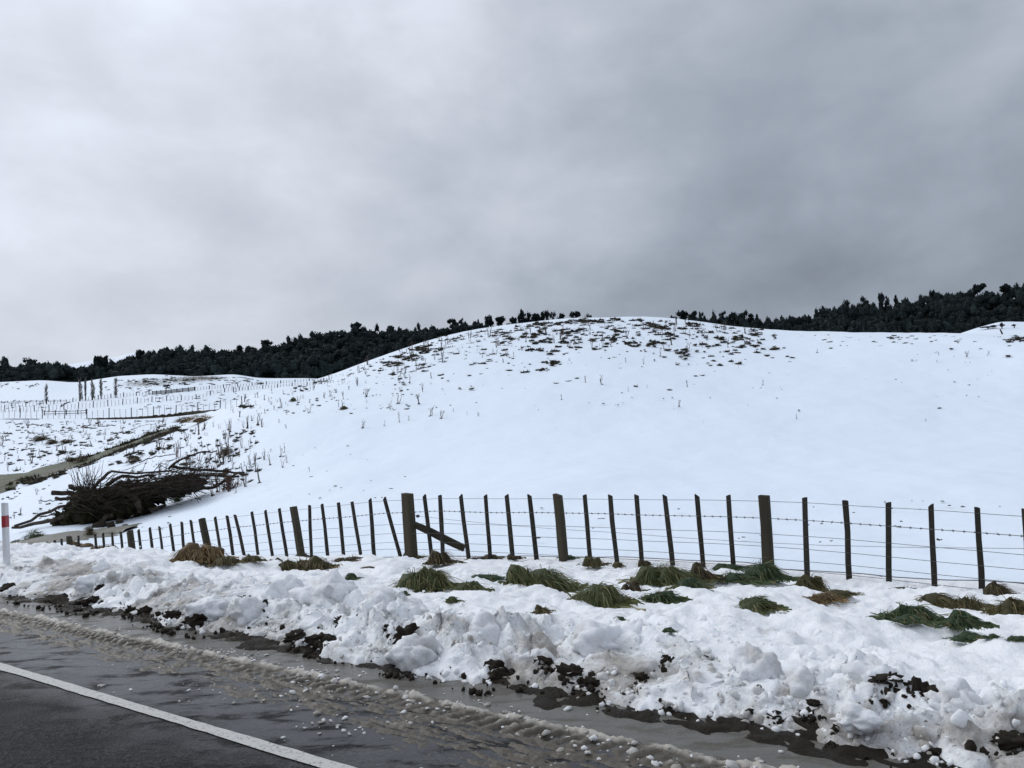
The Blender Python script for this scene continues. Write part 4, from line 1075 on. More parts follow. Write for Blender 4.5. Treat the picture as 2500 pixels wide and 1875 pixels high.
for i, (px, py, w, h, lab) in enumerate(SB):
    g = hit(px, py)
    k = px2m(g)
    t_, n_ = tn(g[0], g[1]); zz = float(verge_smooth(t_, n_))
    V, T = lump(4, 850 + i, .22, 1.4, (w * k * .54, w * k * .45, h * k * .58), .10, 4)
    Nn = V / np.linalg.norm(V, axis=1)[:, None]; o1, o2 = 3.1 * i, 1.7 * i
    def b3(f, sd): return np.abs(noise(V[:, 0] * f + V[:, 2] * f * .7 + o1, V[:, 1] * f + V[:, 2] * f * .6 + o2, sd)) + np.abs(noise(V[:, 2] * f + o2, V[:, 0] * f * .8 - V[:, 1] * f * .6 + o1, sd + 3))
    V = V + Nn * (.060 * b3(4, 71) + .036 * b3(9, 75) + .020 * b3(19, 79) - .05)[:, None]
    ob('snow_block', mesh_np('snow_block', V, T, True), MAT['block'], None, lab, 'snow block', 'snow blocks thrown up on the verge', None, (g[0], g[1] + w * k * .2, zz - h * k * .08))

# ------------------------------------------------------------------ stream and pond
def ribbon(pts, name, mat, label, lift):
    c = [hit(p_[0], p_[1]) for p_ in pts]; wd_ = [p_[2] for p_ in pts]
    c = np.array(c); s_ = np.linspace(0, len(c) - 1, 160); base = np.arange(len(c))
    cc = np.stack([pchip(base, c[:, 0], s_), pchip(base, c[:, 1], s_)], 1); ww = pchip(base, wd_, s_)
    d = np.gradient(cc, axis=0); d /= np.linalg.norm(d, axis=1)[:, None]
    nrm = np.stack([-d[:, 1], d[:, 0]], 1)
    us = np.linspace(-1, 1, 15)
    wv = ww[:, None] * np.where(us[None] < 0, 1 + .75 * fbm(s_ * 1.9, s_ * 0, 31, 3)[:, None], 1 + .75 * fbm(s_ * 2.1, s_ * 0 + 5, 35, 3)[:, None]) * us[None] + ww[:, None] * .45 * noise(s_ * 1.1, s_ * 0 + 9, 37)[:, None]
    X = cc[:, 0][:, None] + nrm[:, 0][:, None] * wv; Y = cc[:, 1][:, None] + nrm[:, 1][:, None] * wv
    Z = field(X, Y) + lift * (1 - np.abs(us)[None] ** 4 * 1.6)
    V = np.stack([X, Y, Z], -1).reshape(-1, 3)
    return ob(name, mesh_np(name, V, fix_up(V, grid_faces(160, 15))), mat, None, label, name, None, 'structure'), cc, ww
_, SC, SW = ribbon([(-160, 1205, 6.0), (-60, 1192, 6.0), (20, 1172, 5.6), (100, 1152, 4.2), (180, 1136, 3.0), (240, 1117, 2.4), (290, 1097, 2.2), (340, 1079, 1.9), (380, 1063, 1.5), (415, 1048, .8)], 'stream', MAT['stream'], 'shallow green brown stream winding across the snowy flat at left', .14)
_, PC, PW = ribbon([(20, 1334, .6), (70, 1326, 1.4), (130, 1318, 2.2), (190, 1308, 2.4), (240, 1303, 2.0), (290, 1299, 1.0), (315, 1296, .4)], 'pond', MAT['pond'], 'grey brown puddle behind the leftmost fence posts', .14)

# ------------------------------------------------------------------ tufts of turf showing through the snow
pr = []
for k in range(8):
    r = np.random.default_rng(1000 + k)
    V, T = lump(1, 1000 + k, .45, 1.6, (1, .8, .5))
    nb = 10
    an = r.uniform(0, 6.28, nb); u = r.uniform(0, .8, nb)
    b0 = np.stack([np.cos(an) * u, np.sin(an) * u, np.zeros(nb)], 1)
    tip = b0 + np.stack([np.cos(an) * .5, np.sin(an) * .4, r.uniform(.5, 1.3, nb)], 1)
    sd = np.stack([-np.sin(an), np.cos(an), np.zeros(nb)], 1) * .11
    W = np.stack([b0 - sd, b0 + sd, tip], 1).reshape(-1, 3)
    pr.append((np.concatenate([V, W]), np.concatenate([T, np.arange(nb * 3).reshape(-1, 3) + len(V)])))
spots = []
def scatter(n, fx, fy, smin, smax, flat=1.0):
    for i in range(n):
        g = hit(fx(), fy())
        if g is None: continue
        spots.append((g[0], g[1], g[2], rng.uniform(smin, smax) ** 1.0, flat))
R_ = rng
def ncl(px, py): return float(noise(px / 38., py / 11., 611) + .5 * noise(px / 15., py / 5., 612))
def hilltuft(n, x0, x1, yfun, depth_px, smin, smax, thr=-.1, flat=.6):
    c = 0; tries = 0
    while c < n and tries < n * 16:
        tries += 1
        px = R_.uniform(x0, x1); py = yfun(px) + 4 + abs(R_.normal(0, 1)) * depth_px
        if ncl(px, py) + R_.uniform(-.3, .3) < thr: continue
        if R_.uniform() > float(sstep(x1 + 20, x1 - 220, px) * sstep(x0 - 20, x0 + 90, px)): continue
        g = hit(px, py)
        if g is None: continue
        spots.append((g[0], g[1], g[2], math.exp(R_.uniform(math.log(smin), math.log(smax))), flat)); c += 1
cr = LINES[2]
crx = np.array([500, 560, 640, 720, 800, 900, 1000, 1100, 1200, 1300, 1400, 1500, 1600, 1700, 1800, 1950, 2100, 2250, 2400, 2500.]); cry = np.array([1011, 987, 957, 941, 919, 883, 849, 819, 800, 787, 779, 775, 776, 785, 797, 810, 813, 814, 817, 823.])
crest = lambda px: float(np.interp(px, crx, cry))
hilltuft(620, 930, 1960, crest, 26, .12, .42, .0)
hilltuft(420, 930, 1500, crest, 44, .08, .30, .05)
hilltuft(220, 1260, 1980, crest, 60, .08, .32, .05)
hilltuft(70, 1960, 2500, crest, 14, .08, .26, .0, .5)
hilltuft(90, 700, 1000, crest, 20, .10, .25, 0)
for (px, py, n, rx, ry, s0, s1) in ((1430, 785, 50, 40, 4, .2, .55), (1340, 792, 16, 30, 4, .2, .5), (1610, 798, 24, 16, 6, .2, .45), (1500, 806, 14, 12, 4, .25, .5), (1508, 820, 14, 18, 5, .2, .45), (1550, 840, 16, 16, 6, .2, .45), (1595, 838, 16, 14, 6, .2, .45), (1672, 862, 12, 12, 6, .2, .4), (1810, 845, 12, 14, 5, .2, .4), (1075, 830, 20, 26, 6, .2, .45), (965, 888, 20, 18, 5, .2, .45), (1020, 850, 14, 14, 5, .2, .4), (1355, 885, 16, 18, 4, .2, .4), (2485, 826, 40, 24, 5, .15, .4), (1330, 903, 10, 16, 4, .15, .3)):
    scatter(n, lambda: R_.normal(px, rx * .7), lambda: R_.normal(py, ry * .7), s0 * .6, s1 * .7, .6)
# flat valley on the left: weeds, wet banks, rush tufts
def area(n, x0, x1, y0, y1, s0, s1, thr, flat=.7):
    c = tries = 0
    while c < n and tries < n * 10:
        tries += 1
        px, py = R_.uniform(x0, x1), R_.uniform(y0, y1)
        if ncl(px * 1.3, py) + R_.uniform(-.25, .25) < thr: continue
        g = hit(px, py)
        if g is None: continue
        spots.append((g[0], g[1], g[2], math.exp(R_.uniform(math.log(s0), math.log(s1))), flat)); c += 1
area(260, -40, 460, 1028, 1060, .10, .32, .0)
area(240, -40, 420, 1055, 1110, .10, .30, .0)
area(90, 0, 330, 1100, 1135, .10, .36, .1)
area(240, 280, 640, 1050, 1190, .10, .28, .0)
area(90, 0, 200, 1180, 1270, .05, .15, .05)
area(40, 60, 420, 1240, 1310, .05, .16, .1)
area(150, 320, 640, 918, 940, .25, .7, .1, .45)
area(60, 250, 420, 925, 955, .2, .6, .15, .45)
area(40, 0, 120, 925, 950, .2, .5, .35, .4)
area(130, 330, 620, 955, 1000, .15, .5, .1, .45)
area(30, 0, 110, 975, 1000, .2, .5, .2, .4)
area(130, 600, 1000, 930, 1010, .05, .14, .1, .7)
area(140, 1000, 2450, 840, 1010, .03, .09, .15, .7)
area(60, 560, 1000, 1080, 1220, .03, .09, .1, .5)
area(30, 1300, 2450, 1210, 1330, .02, .05, .1, .5)
for i in range(460):                       # grass along the stream banks
    k = R_.integers(0, 160); sgn = R_.choice((-1, 1))
    if R_.uniform() > .55 + .45 * (k > 75): continue
    d = SC[min(k + 1, 159)] - SC[max(k - 1, 0)]; d /= np.linalg.norm(d)
    q = SC[k] + np.array([-d[1], d[0]]) * sgn * SW[k] * R_.uniform(.65, 1.25)
    spots.append((q[0], q[1], float(field(q[0], q[1])), R_.uniform(.18, .5), .7))
S_ = np.array(spots); N = len(S_)
V, T, _ = merge(pr, S_[:, :3], np.stack([S_[:, 3] * rng.uniform(.9, 1.8, N), S_[:, 3], S_[:, 3] * S_[:, 4]], 1), rotmats(N, .1))
ob('turf_tufts', mesh_np('turf_tufts', V, T, False), MAT['tuft'], label='dark tufts of turf showing through thin snow on the hill and flat', cat='turf', kind='stuff')

# named rush and grass clumps of the left flat, larger stones of dark grass
for i, (px, py, w, h, colr, lab) in enumerate(((98, 1076, 40, 18, 'brown', 'spiky rush clump left of three on the snowy flat'), (128, 1084, 34, 14, 'brown', 'middle rush clump of three on the snowy flat'), (163, 1082, 30, 12, 'brown', 'right rush clump of three on the snowy flat'),
                                        (173, 1126, 34, 14, 'brown', 'dark mound beside the stream at left'), (325, 1130, 36, 16, 'brown', 'brown mound behind the brush pile top'), (432, 1223, 28, 20, 'dgreen', 'small dark rush tuft right of the brush pile'),
                                        (85, 1318, 62, 30, 'dgreen', 'dark rush clump beside the puddle at far left'), (220, 1312, 26, 40, 'brown', 'thin upright rushes at the puddle edge behind left posts'), (40, 1330, 30, 16, 'brown', 'dark mound beside the marker post'), (490, 1030, 70, 22, 'tan', 'reddish brown bracken patch below the far fence'), (455, 1030, 60, 14, 'brown', 'dark brown bank left of the reddish bracken patch'), (553, 1110, 30, 28, 'brown', 'reddish brown shrub among the stalks right of the flat'), (200, 1130, 40, 20, 'brown', 'dark clump at the stream bend'), (358, 1084, 20, 16, 'dgreen', 'dark clump standing in the stream bank'), (840, 1000, 18, 12, 'brown', 'dark tuft on the left slope of the hill'), (717, 980, 14, 14, 'dgreen', 'small black bush on the left flank of the hill'))):
    g = hit(px, py); k = px2m(g)
    me = clump_mesh(1400 + i, w * k, w * k * .7, h * k * 1.15, 260, (0, 0), g[1] / 16., .72)
    me.transform(Matrix.Identity(4))
    ob('rush_clump', me, MAT[colr], None, lab, 'rush clump', 'rush and grass clumps on the left flat', None, (g[0], g[1], g[2]))

# ------------------------------------------------------------------ dead weed stalks
def stalk_mesh(seed, bushy=1.0):
    r = np.random.default_rng(seed); b = MB()
    nst = int(r.integers(2, 4 + int(3 * bushy)))
    for i in range(nst):
        an = r.uniform(0, 6.28); sp = r.uniform(.02, .38 * bushy); H = r.uniform(.5, 1.0)
        p0 = np.array([r.normal(0, .05), r.normal(0, .05), -.06])
        p2 = p0 + np.array([math.cos(an) * sp, math.sin(an) * sp, H])
        p1 = (p0 + p2) / 2 + np.append(r.normal(0, .05, 2), .03)
        b.tube([p0, p1, p2], [.027, .021, .011], 4)
        for j in range(int(r.integers(1, 4))):
            q = p1 + (p2 - p1) * r.uniform(0, .7); a2 = r.uniform(0, 6.28); l2 = r.uniform(.10, .28)
            b.tube([q, q + np.array([math.cos(a2) * l2 * .7, math.sin(a2) * l2 * .7, l2])], [.012, .006], 3)
            if r.uniform() < .5:
                V, T = lump(1, int(r.integers(1e4)), .3, 1.4, (.028, .028, .035)); b.add(V + q + np.array([math.cos(a2) * l2 * .7, math.sin(a2) * l2 * .7, l2]), T)
    V, T = lump(1, seed, .4, 1.5, (.16 * bushy, .14 * bushy, .06)); b.add(V, T)
    return b.build('dry_stalk', False)
SM = [stalk_mesh(1500 + k, .6 + .25 * (k % 4)) for k in range(14)]
SMR = [m_.copy() for m_ in SM[:5]]
for m_ in SM: m_.materials.append(MAT['stalk'])
for m_ in SMR: m_.materials.append(MAT['rstalk'])
nst = [0]
EXTRA = []
def stalk(px, py, hpx, label, group, red=False, wide=1.0):
    g = hit(px, py)
    if g is None: return
    k = px2m(g)
    if label is None:
        EXTRA.append((g[0], g[1], g[2], hpx * k * wide * 1.25, hpx * k * 1.1)); return
    src = SMR if red else SM
    o_ = ob('dry_stalk', src[nst[0] % len(src)], None, None, label, 'weed', group, None, (g[0], g[1], g[2]))
    nst[0] += 1
    s_ = hpx * k
    o_.scale = (s_ * wide * 1.25, s_ * wide * 1.25, s_ * 1.1)
    o_.rotation_euler = (0, 0, random.uniform(0, 6.28))
for q in ((1470, 940, 30, 'bushy dark weed alone on the open slope below the hill crown', 1.1), (1430, 935, 18, 'small weed left of the bushy dark one on the open slope', .6), (1371, 975, 20, 'single dark weed on the open snow below the hill crown', .6), (1534, 955, 14, 'single short weed right of the bushy dark one', .4), (1580, 948, 10, 'tiny weed peg on the open slope right of centre', .4),
          (1678, 944, 18, 'thin leaning weed on the open slope right of centre', .5), (1862, 940, 16, 'small forked weed on the open slope far right of centre', .6), (1658, 992, 18, 'forked dark weed lowest in the open snow right of centre', .6), (1945, 1022, 14, 'leaning small weed in the open snow at right', .6), (1717, 1034, 8, 'tiny dark weed speck in the middle snowfield', .7),
          (2360, 870, 14, 'pale forked twig on the right snowfield', 1.1), (1995, 860, 12, 'small bushy weed on the right shoulder of the hill', .9), (2415, 864, 8, 'dark speck of weed on the right snowfield', .9), (2260, 1028, 8, 'pale twig alone low in the right snowfield', .8), (2330, 872, 6, 'tiny weed left of the pale forked twig', .9), (2292, 866, 7, 'faint weed stub on the right snowfield', .9),
          (834, 995, 26, 'black twiggy weed on the left slope of the hill', .7), (972, 985, 28, 'forked weed above a row of weeds on the left slope', .8), (1032, 955, 22, 'upright dark weed on the bare slope left of centre', .5), (1023, 985, 26, 'fan of bare twigs on the left slope', 1.0), (1051, 1016, 28, 'tall clump of bare twigs on the left slope', 1.0), (1077, 1022, 22, 'leaning twigs right of the tall twig clump', .9), (1107, 1006, 14, 'small peg weed right of the leaning twigs', .5), (1140, 1015, 16, 'crooked weed at the right end of the lower weed row', .5), (1168, 1018, 14, 'last weed at the right end of the lower weed row', .6), (938, 1038, 16, 'short peg weed below the lower weed row', .5), (975, 1030, 24, 'thin tall weed in the lower weed row', .5), (998, 1026, 16, 'small upright weed in the lower weed row', .5), (953, 1000, 26, 'dense twig weed at the left end of the upper weed row', .8)):
    stalk(q[0], q[1], q[2], q[3], 'single weeds on the open slope', False, q[4])
for i in range(105):
    px = R_.uniform(960, 1860); py = crest(px) + 8 + abs(R_.normal(0, 1)) * 46
    hp_ = R_.uniform(8, 34) * (1.0 if px < 1500 else .75); rd = R_.uniform() < .25
    where = ('left shoulder' if px < 1180 else 'left crown' if px < 1400 else 'summit' if px < 1580 else 'right shoulder') + (' of the hill near the skyline' if py < crest(px) + 40 else ' of the hill under the turf patches')
    stalk(px, py, hp_, ('tall ' if hp_ > 20 else 'short ') + ('reddish' if rd else 'grey') + ' weed stalk on the ' + where, 'weed stalks on the hill crown', rd, R_.uniform(.4, .9))
for i in range(42):
    px = R_.uniform(560, 900); py = crest(px) + 6 + abs(R_.normal(0, 1)) * 40
    if py > 1090: continue
    hp_ = R_.uniform(8, 24); rd = R_.uniform() < .2
    stalk(px, py, hp_, ('taller ' if hp_ > 16 else 'small ') + ('reddish' if rd else 'grey') + ' weed stalk on the hill\'s left flank ' + ('by the valley fences' if px < 680 else 'at half height' if px < 790 else 'near the turf patches') + (' along its outline' if py < crest(px) + 25 else ' below its outline'), 'weed stalks on the left flank', rd, R_.uniform(.5, 1))
for i in range(72):
    px = R_.normal(500, 75); py = R_.uniform(1040, 1185) - (px - 500) * .15
    if py > 1200 - abs(px - 560) * .15 or px > 700: continue
    hp_ = R_.uniform(18, 46); rd = R_.uniform() < .3
    stalk(px, py, hp_, ('tallest ' if hp_ > 38 else 'middling ' if hp_ > 27 else 'low ') + ('reddish' if rd else 'grey') + ' stalk in the weed thicket ' + ('left side' if px < 450 else 'middle' if px < 540 else 'right side') + (' at the far end by the bracken' if py < 1085 else ' halfway back' if py < 1130 else ' close behind the brush pile'), 'weed stalks behind the brush pile', rd, R_.uniform(.35, .7))
for i in range(32):
    px = R_.uniform(0, 420); py = R_.uniform(1030, 1140)
    hp_ = R_.uniform(10, 26); rd = R_.uniform() < .15
    stalk(px, py, hp_, ('taller ' if hp_ > 18 else 'small ') + ('reddish' if rd else 'grey') + ' weed stalk on the snowy flat ' + ('at the far left' if px < 140 else 'by the stream bend' if px < 280 else 'near the upper stream') + (' below the valley fence' if py < 1065 else ' in its middle' if py < 1105 else ' near the stream bank'), 'weed stalks on the flat', rd, R_.uniform(.5, 1.0))
for q in ((660, 1135, 40), (645, 1125, 30), (635, 1180, 60), (600, 1190, 60), (560, 1200, 55), (545, 1195, 60), (530, 1200, 45), (575, 1205, 40), (690, 1140, 22), (700, 1128, 18), (625, 1150, 40), (520, 1210, 50), (90, 1210, 20), (100, 1225, 16), (120, 1230, 14), (50, 1255, 18), (90, 1258, 14), (20, 1150, 20), (35, 1265, 14)):
    rd = q[0] in (560, 545, 530, 575)
    stalk(q[0], q[1], q[2], ('tall ' if q[2] > 35 else 'short ') + ('reddish' if rd else 'grey') + ' bare stalk ' + ('left of the brush pile' if q[0] < 200 else 'at the right tip of the brush pile' if q[0] < 610 else 'right of the brush pile on open snow') + (' higher up' if q[1] < (1212 if q[0] < 200 else 1185 if q[0] < 610 else 1137) else ' lower down'), 'stalks around the brush pile', rd, .5)

for i in range(60): stalk(R_.uniform(0, 420), R_.uniform(1030, 1140), R_.uniform(7, 15), None, None, False, R_.uniform(.5, 1))
for i in range(50): px = R_.uniform(560, 900); stalk(px, crest(px) + 6 + abs(R_.normal(0, 1)) * 40, R_.uniform(6, 13), None, None, False, R_.uniform(.5, 1))
for i in range(45): stalk(R_.normal(500, 70), R_.uniform(1050, 1170), R_.uniform(10, 18), None, None, False, R_.uniform(.4, .8))
pr = []
for m_ in SM[:8]:
    m_.calc_loop_triangles(); V = np.zeros(len(m_.vertices) * 3); m_.vertices.foreach_get('co', V)
    T = np.zeros(len(m_.loop_triangles) * 3, dtype=np.int32); m_.loop_triangles.foreach_get('vertices', T); pr.append((V.reshape(-1, 3), T.reshape(-1, 3)))
E = np.array(EXTRA)
V, T, _ = merge(pr, E[:, :3], np.stack([E[:, 3], E[:, 3], E[:, 4]], 1), rotmats(len(E), .05))
ob('weed_stubble', mesh_np('weed_stubble', V, T, False), MAT['stalk'], label='small dry weed stubble sprinkled over the valley flat and left flank', cat='weeds', kind='stuff')

# ------------------------------------------------------------------ brush pile
c0 = hit(330, 1262)
kk = px2m(c0)
BP = ob('brush_pile', None, None, None, 'big heap of dead branches and mossy roots beyond the left fence', 'brush pile', None, None, tuple(c0))
def bp(px, py, dd=0.0):
    q = at(px, py, c0[1] + dd); return q - c0
r = np.random.default_rng(77)
for (px, py, w, h, dd) in ((215, 1245, 120, 95, 0), (270, 1235, 110, 90, .3), (320, 1215, 110, 90, .6), (165, 1272, 70, 60, -.3), (375, 1200, 120, 64, 1.2), (430, 1190, 110, 52, 1.6), (350, 1225, 60, 80, 0), (470, 1183, 70, 40, 1.8), (300, 1240, 60, 60, -.4)):
    V, T = lump(4, int(px), .38, 2.0, (w * kk * .42, w * kk * .30, h * kk * .40), .40, 6)
    ob('root_mound', mesh_np('root_mound', V, T, True), MAT['moss'], BP, None, None, None, None, tuple(bp(px, py, dd)))
def branch(pts, r0, r1, name='branch', mat='branch', jit=.06):
    pts = np.array([bp(*q) for q in pts]); base = np.arange(len(pts)); s_ = np.linspace(0, len(pts) - 1, 9)
    q = np.stack([pchip(base, pts[:, i], s_) for i in range(3)], 1) + r.normal(0, jit, (9, 3)) * .5
    b = MB(); b.tube(q, np.linspace(r0, r1, 9), 6); return ob(name, b.build(name), MAT[mat], BP)
for q in (([(35, 1288, -1), (90, 1262, -.8), (150, 1235, -.5), (190, 1225, 0)], .07, .09), ([(30, 1290, -1), (100, 1276, -.9), (170, 1258, -.6)], .07, .13), ([(125, 1203, 0), (180, 1206, 0), (250, 1212, .3)], .14, .10), ([(168, 1188, .3), (190, 1192, .3), (240, 1200, .6)], .14, .10), ([(140, 1218, 0), (200, 1216, 0)], .10, .08),
          ([(410, 1145, 1), (450, 1118, 1), (490, 1104, 1), (530, 1102, 1)], .07, .03), ([(230, 1190, 0), (255, 1165, 0), (275, 1153, 0), (330, 1155, .4), (420, 1150, .8)], .09, .05), ([(262, 1185, 0), (300, 1163, .2), (380, 1160, .8)], .11, .07),
          ([(285, 1190, 0), (310, 1205, -.6), (335, 1220, -.8), (345, 1245, -.9)], .17, .12), ([(310, 1200, -.4), (340, 1240, -.8), (342, 1252, -.8)], .14, .12), ([(275, 1255, -.9), (255, 1265, -.9), (240, 1285, -1), (230, 1295, -1)], .13, .08), ([(295, 1268, -1.1), (285, 1285, -1.2), (278, 1300, -1.2)], .18, .12), ([(365, 1245, -.6), (405, 1235, -.5)], .12, .07),
          ([(480, 1196, 1), (520, 1190, 1.2), (560, 1165, 1.3), (585, 1155, 1.4)], .10, .06), ([(420, 1140, 1.5), (500, 1148, 1.6), (600, 1155, 1.7)], .09, .06), ([(400, 1168, 1.2), (500, 1160, 1.4), (585, 1166, 1.5)], .12, .06), ([(400, 1175, 1), (430, 1205, -.2), (470, 1215, -.3)], .035, .02), ([(390, 1185, 1), (415, 1205, -.2), (428, 1210, -.3)], .03, .02), ([(340, 1130, 1), (380, 1115, 1), (430, 1108, 1)], .03, .02), ([(95, 1222, 0), (140, 1222, 0)], .03, .02)):
    branch(*q)
for i in range(85):      # long poles lying along the top of the heap
    x0 = r.uniform(215, 430); y0 = 1212 - (x0 - 215) * .20 + r.normal(0, 13); L_ = r.uniform(70, 200)
    x1 = min(x0 + L_, 600 + r.normal(0, 8)); y1 = y0 - (x1 - x0) * r.uniform(.02, .22) if x0 < 330 else y0 - (x1 - x0) * r.uniform(-.05, .08)
    y1 = np.clip(y1, 1142, 1190)
    dd = r.uniform(-1.5, 1.2)
    branch([(x0, y0, dd), ((x0 + x1) / 2, (y0 + y1) / 2 - r.uniform(0, 8), dd + .2), (x1, y1, dd + r.uniform(0, .6))], r.uniform(.014, .042), .010)
b = MB()
for i in range(750):
    x0 = r.uniform(160, 480); y0 = 1215 - (x0 - 215) * .16 + r.normal(0, 18); a_ = r.normal(.15, .5); L_ = r.uniform(15, 60)
    dd = r.uniform(-1.7, .8)
    p0, p2 = bp(x0, y0, dd), bp(x0 + L_ * math.cos(a_), y0 - L_ * math.sin(a_), dd + r.normal(0, .3))
    b.tube([p0, (p0 + p2) / 2 + r.normal(0, .06, 3), p2], [.018, .014, .007], 3)
ob('twigs', b.build('twigs'), MAT['branch'], BP, None, None, None, 'stuff')
b = MB()
for i in range(46):     # upright sprig of bare shoots on the left of the heap
    x0 = r.normal(218, 12); an = r.normal(0, .45); L_ = r.uniform(30, 80)
    p0 = bp(x0, 1195, .1); p2 = bp(x0 + math.sin(an) * L_, 1195 - math.cos(an) * L_, .1 + r.normal(0, .5))
    b.tube([p0, (p0 + p2) / 2 + r.normal(0, .04, 3), p2], [.020, .015, .008], 3)
ob('bare_shoots', b.build('bare_shoots'), MAT['stalk'], BP)
b = MB()
for i in range(60):
    x0 = r.normal(555, 14); an = r.normal(.1, .5); L_ = r.uniform(15, 48)
    p0 = bp(x0, 1195 + r.normal(0, 4), 1.2); p2 = bp(x0 + math.sin(an) * L_, 1195 - math.cos(an) * L_, 1.2 + r.normal(0, .4))
    b.tube([p0, (p0 + p2) / 2 + r.normal(0, .04, 3), p2], [.016, .013, .007], 3)
ob('brown_shoots', b.build('brown_shoots'), MAT['rstalk'], BP)
for (px, py, w, h) in ((243, 1286, 40, 22), (265, 1270, 44, 24), (190, 1276, 30, 14), (212, 1270, 30, 12), (270, 1292, 20, 26), (205, 1280, 26, 12), (385, 1242, 50, 10)):
    g = hit(px, py); V, T = lump(2, int(px * 3), .4, 1.6, (w * kk * .45, w * kk * .3, h * kk * .5), .15)
    ob('root_clod', mesh_np('root_clod', V, T), MAT['soil'], BP, None, None, None, None, tuple(g - c0 + np.array([0, 0, .05])))

# ------------------------------------------------------------------ far fences of the valley
def far_fence(pts, hpx, spx, every, label, wires=3, railed=None):
    """posts along a pixel polyline laid over the ground"""
    pts = np.array(pts, float)
    root = ob('paddock_fence', None, None, None, label, 'fence', 'fences in the valley')
    seg = np.concatenate([[0], np.cumsum(np.hypot(np.diff(pts[:, 0]), np.diff(pts[:, 1])))])
    s_ = np.arange(0, seg[-1], spx)
    xs, ys = np.interp(s_, seg, pts[:, 0]), np.interp(s_, seg, pts[:, 1])
    T_ = []
    me = {}
    for kind, w in (('post', .13), ('batten', .05)):
        V = np.array([(x * w, y * w, z) for z in (-.1, 1.0) for x, y in ((-.5, -.5), (.5, -.5), (.5, .5), (-.5, .5))] + [(0, 0, 1.02)])
        me[kind] = mesh_np(kind, V, [np.array([(4, 5, 8), (5, 6, 8), (6, 7, 8), (7, 4, 8)]), np.array([(0, 1, 5, 4), (1, 2, 6, 5), (2, 3, 7, 6), (3, 0, 4, 7)])], False)
        me[kind].materials.append(MAT['farpost'])
    for i, (x_, y_) in enumerate(zip(xs, ys)):
        g = hit(x_, y_)
        if g is None: continue
        kind = 'post' if i % every == 0 else 'batten'
        hh_ = np.interp(x_, pts[:, 0], hpx if np.ndim(hpx) else np.full(len(pts), hpx)) * .9 * px2m(g) * (1.1 if kind == 'post' else random.uniform(.85, 1.0))
        o_ = ob(kind, me[kind], None, root); o_.location = g; kw = g[1] / 135.
        o_.scale = (kw, kw, hh_)
        o_.rotation_euler = (random.gauss(0, .03), random.gauss(.02, .03), .6)
        T_.append((g, hh_))
    for w in range(wires):
        b = MB(); b.tube([g + np.array([0, 0, h_ * (.35 + .55 * w / max(1, wires - 1))]) for g, h_ in T_ if True], .005 * T_[0][0][1] / 135., 3)
        ob('wire', b.build('wire'), MAT['wire'], root)
    return root
far_fence([(-60, 1021), (0, 1020), (46, 1021), (105, 1022), (160, 1022), (217, 1022), (270, 1020), (325, 1019), (375, 1016), (423, 1013), (470, 1009), (520, 1003), (565, 996), (600, 989)], 24, 13.6, 4, 'nearest of the valley fences, running above the dark bank at left')
far_fence([(-60, 1007), (0, 1006), (60, 1005), (120, 1004), (180, 999), (240, 994), (300, 988), (360, 982), (420, 978), (470, 976), (500, 970), (520, 963), (560, 955), (600, 951)], [16, 16, 16, 16, 16, 16, 15, 14, 13, 12, 11, 11, 10, 9], 9.0, 4, 'middle valley fence curving over the flat toward the hill flank')
far_fence([(150, 994), (160, 986), (172, 982), (200, 979), (250, 974), (300, 969), (340, 966), (372, 963)], [8, 9, 10, 11, 11, 11, 10, 10], 7.8, 4, 'upper valley fence running behind the bare poplars')
far_fence([(476, 953), (520, 949), (560, 946), (610, 942), (660, 938), (710, 934), (760, 931), (800, 929)], [9, 9, 9, 8, 8, 7, 7, 7], 7.0, 5, 'long upper valley fence from the stockyard to the hill flank', 2)
far_fence([(-40, 998), (0, 996), (40, 994), (80, 992), (120, 988), (150, 985)], 11, 8.6, 4, 'far left valley fence joining the poplar fence', 2)
far_fence([(-40, 985), (0, 984), (60, 982), (110, 981), (165, 980)], 5, 3.6, 4, 'faintest small fence on the far left snow slope', 1)
far_fence([(570, 956), (620, 951), (680, 946), (740, 942), (790, 937), (820, 934)], [11, 10, 9, 9, 8, 8], 7.2, 5, 'valley fence below the upper one near the hill flank', 2)
# stockyard rails, gate rails and the dark bank
def rails(pts, hpx, n, label, name, cat):
    root = ob(name, None, None, None, label, cat)
    G = [hit(*p_) for p_ in pts]
    for j in range(n):
        z = (j + .6) / n
        V, T_, Q = [], [], []
        b = MB(); b.tube([g + np.array([0, 0, hpx * px2m(g) * z]) for g in G], hpx * px2m(G[0]) / n * (.34 if n > 2 else .13), 4); ob('rail', b.build('rail', False), MAT['batten'], root)
    for i in range(len(G)):
        g = G[i]; b = MB(); b.tube([g - np.array([0, 0, .1]), g + np.array([0, 0, hpx * px2m(g) * 1.15])], .09, 5); ob('post', b.build('post', False), MAT['batten'], root)
rails([(372, 964), (382, 963), (393, 962), (405, 961), (418, 959.5), (432, 958), (446, 956.5), (460, 955), (475, 953.5)], 8.5, 3, 'dark wooden stockyard rails in the middle distance at left', 'stockyard_rails', 'stockyard')
rails([(108, 1014), (135, 1013.5), (162, 1013), (190, 1012), (210, 1011)], 11, 2, 'low wooden rails behind the nearest valley fence at left', 'wooden_rails', 'rails')
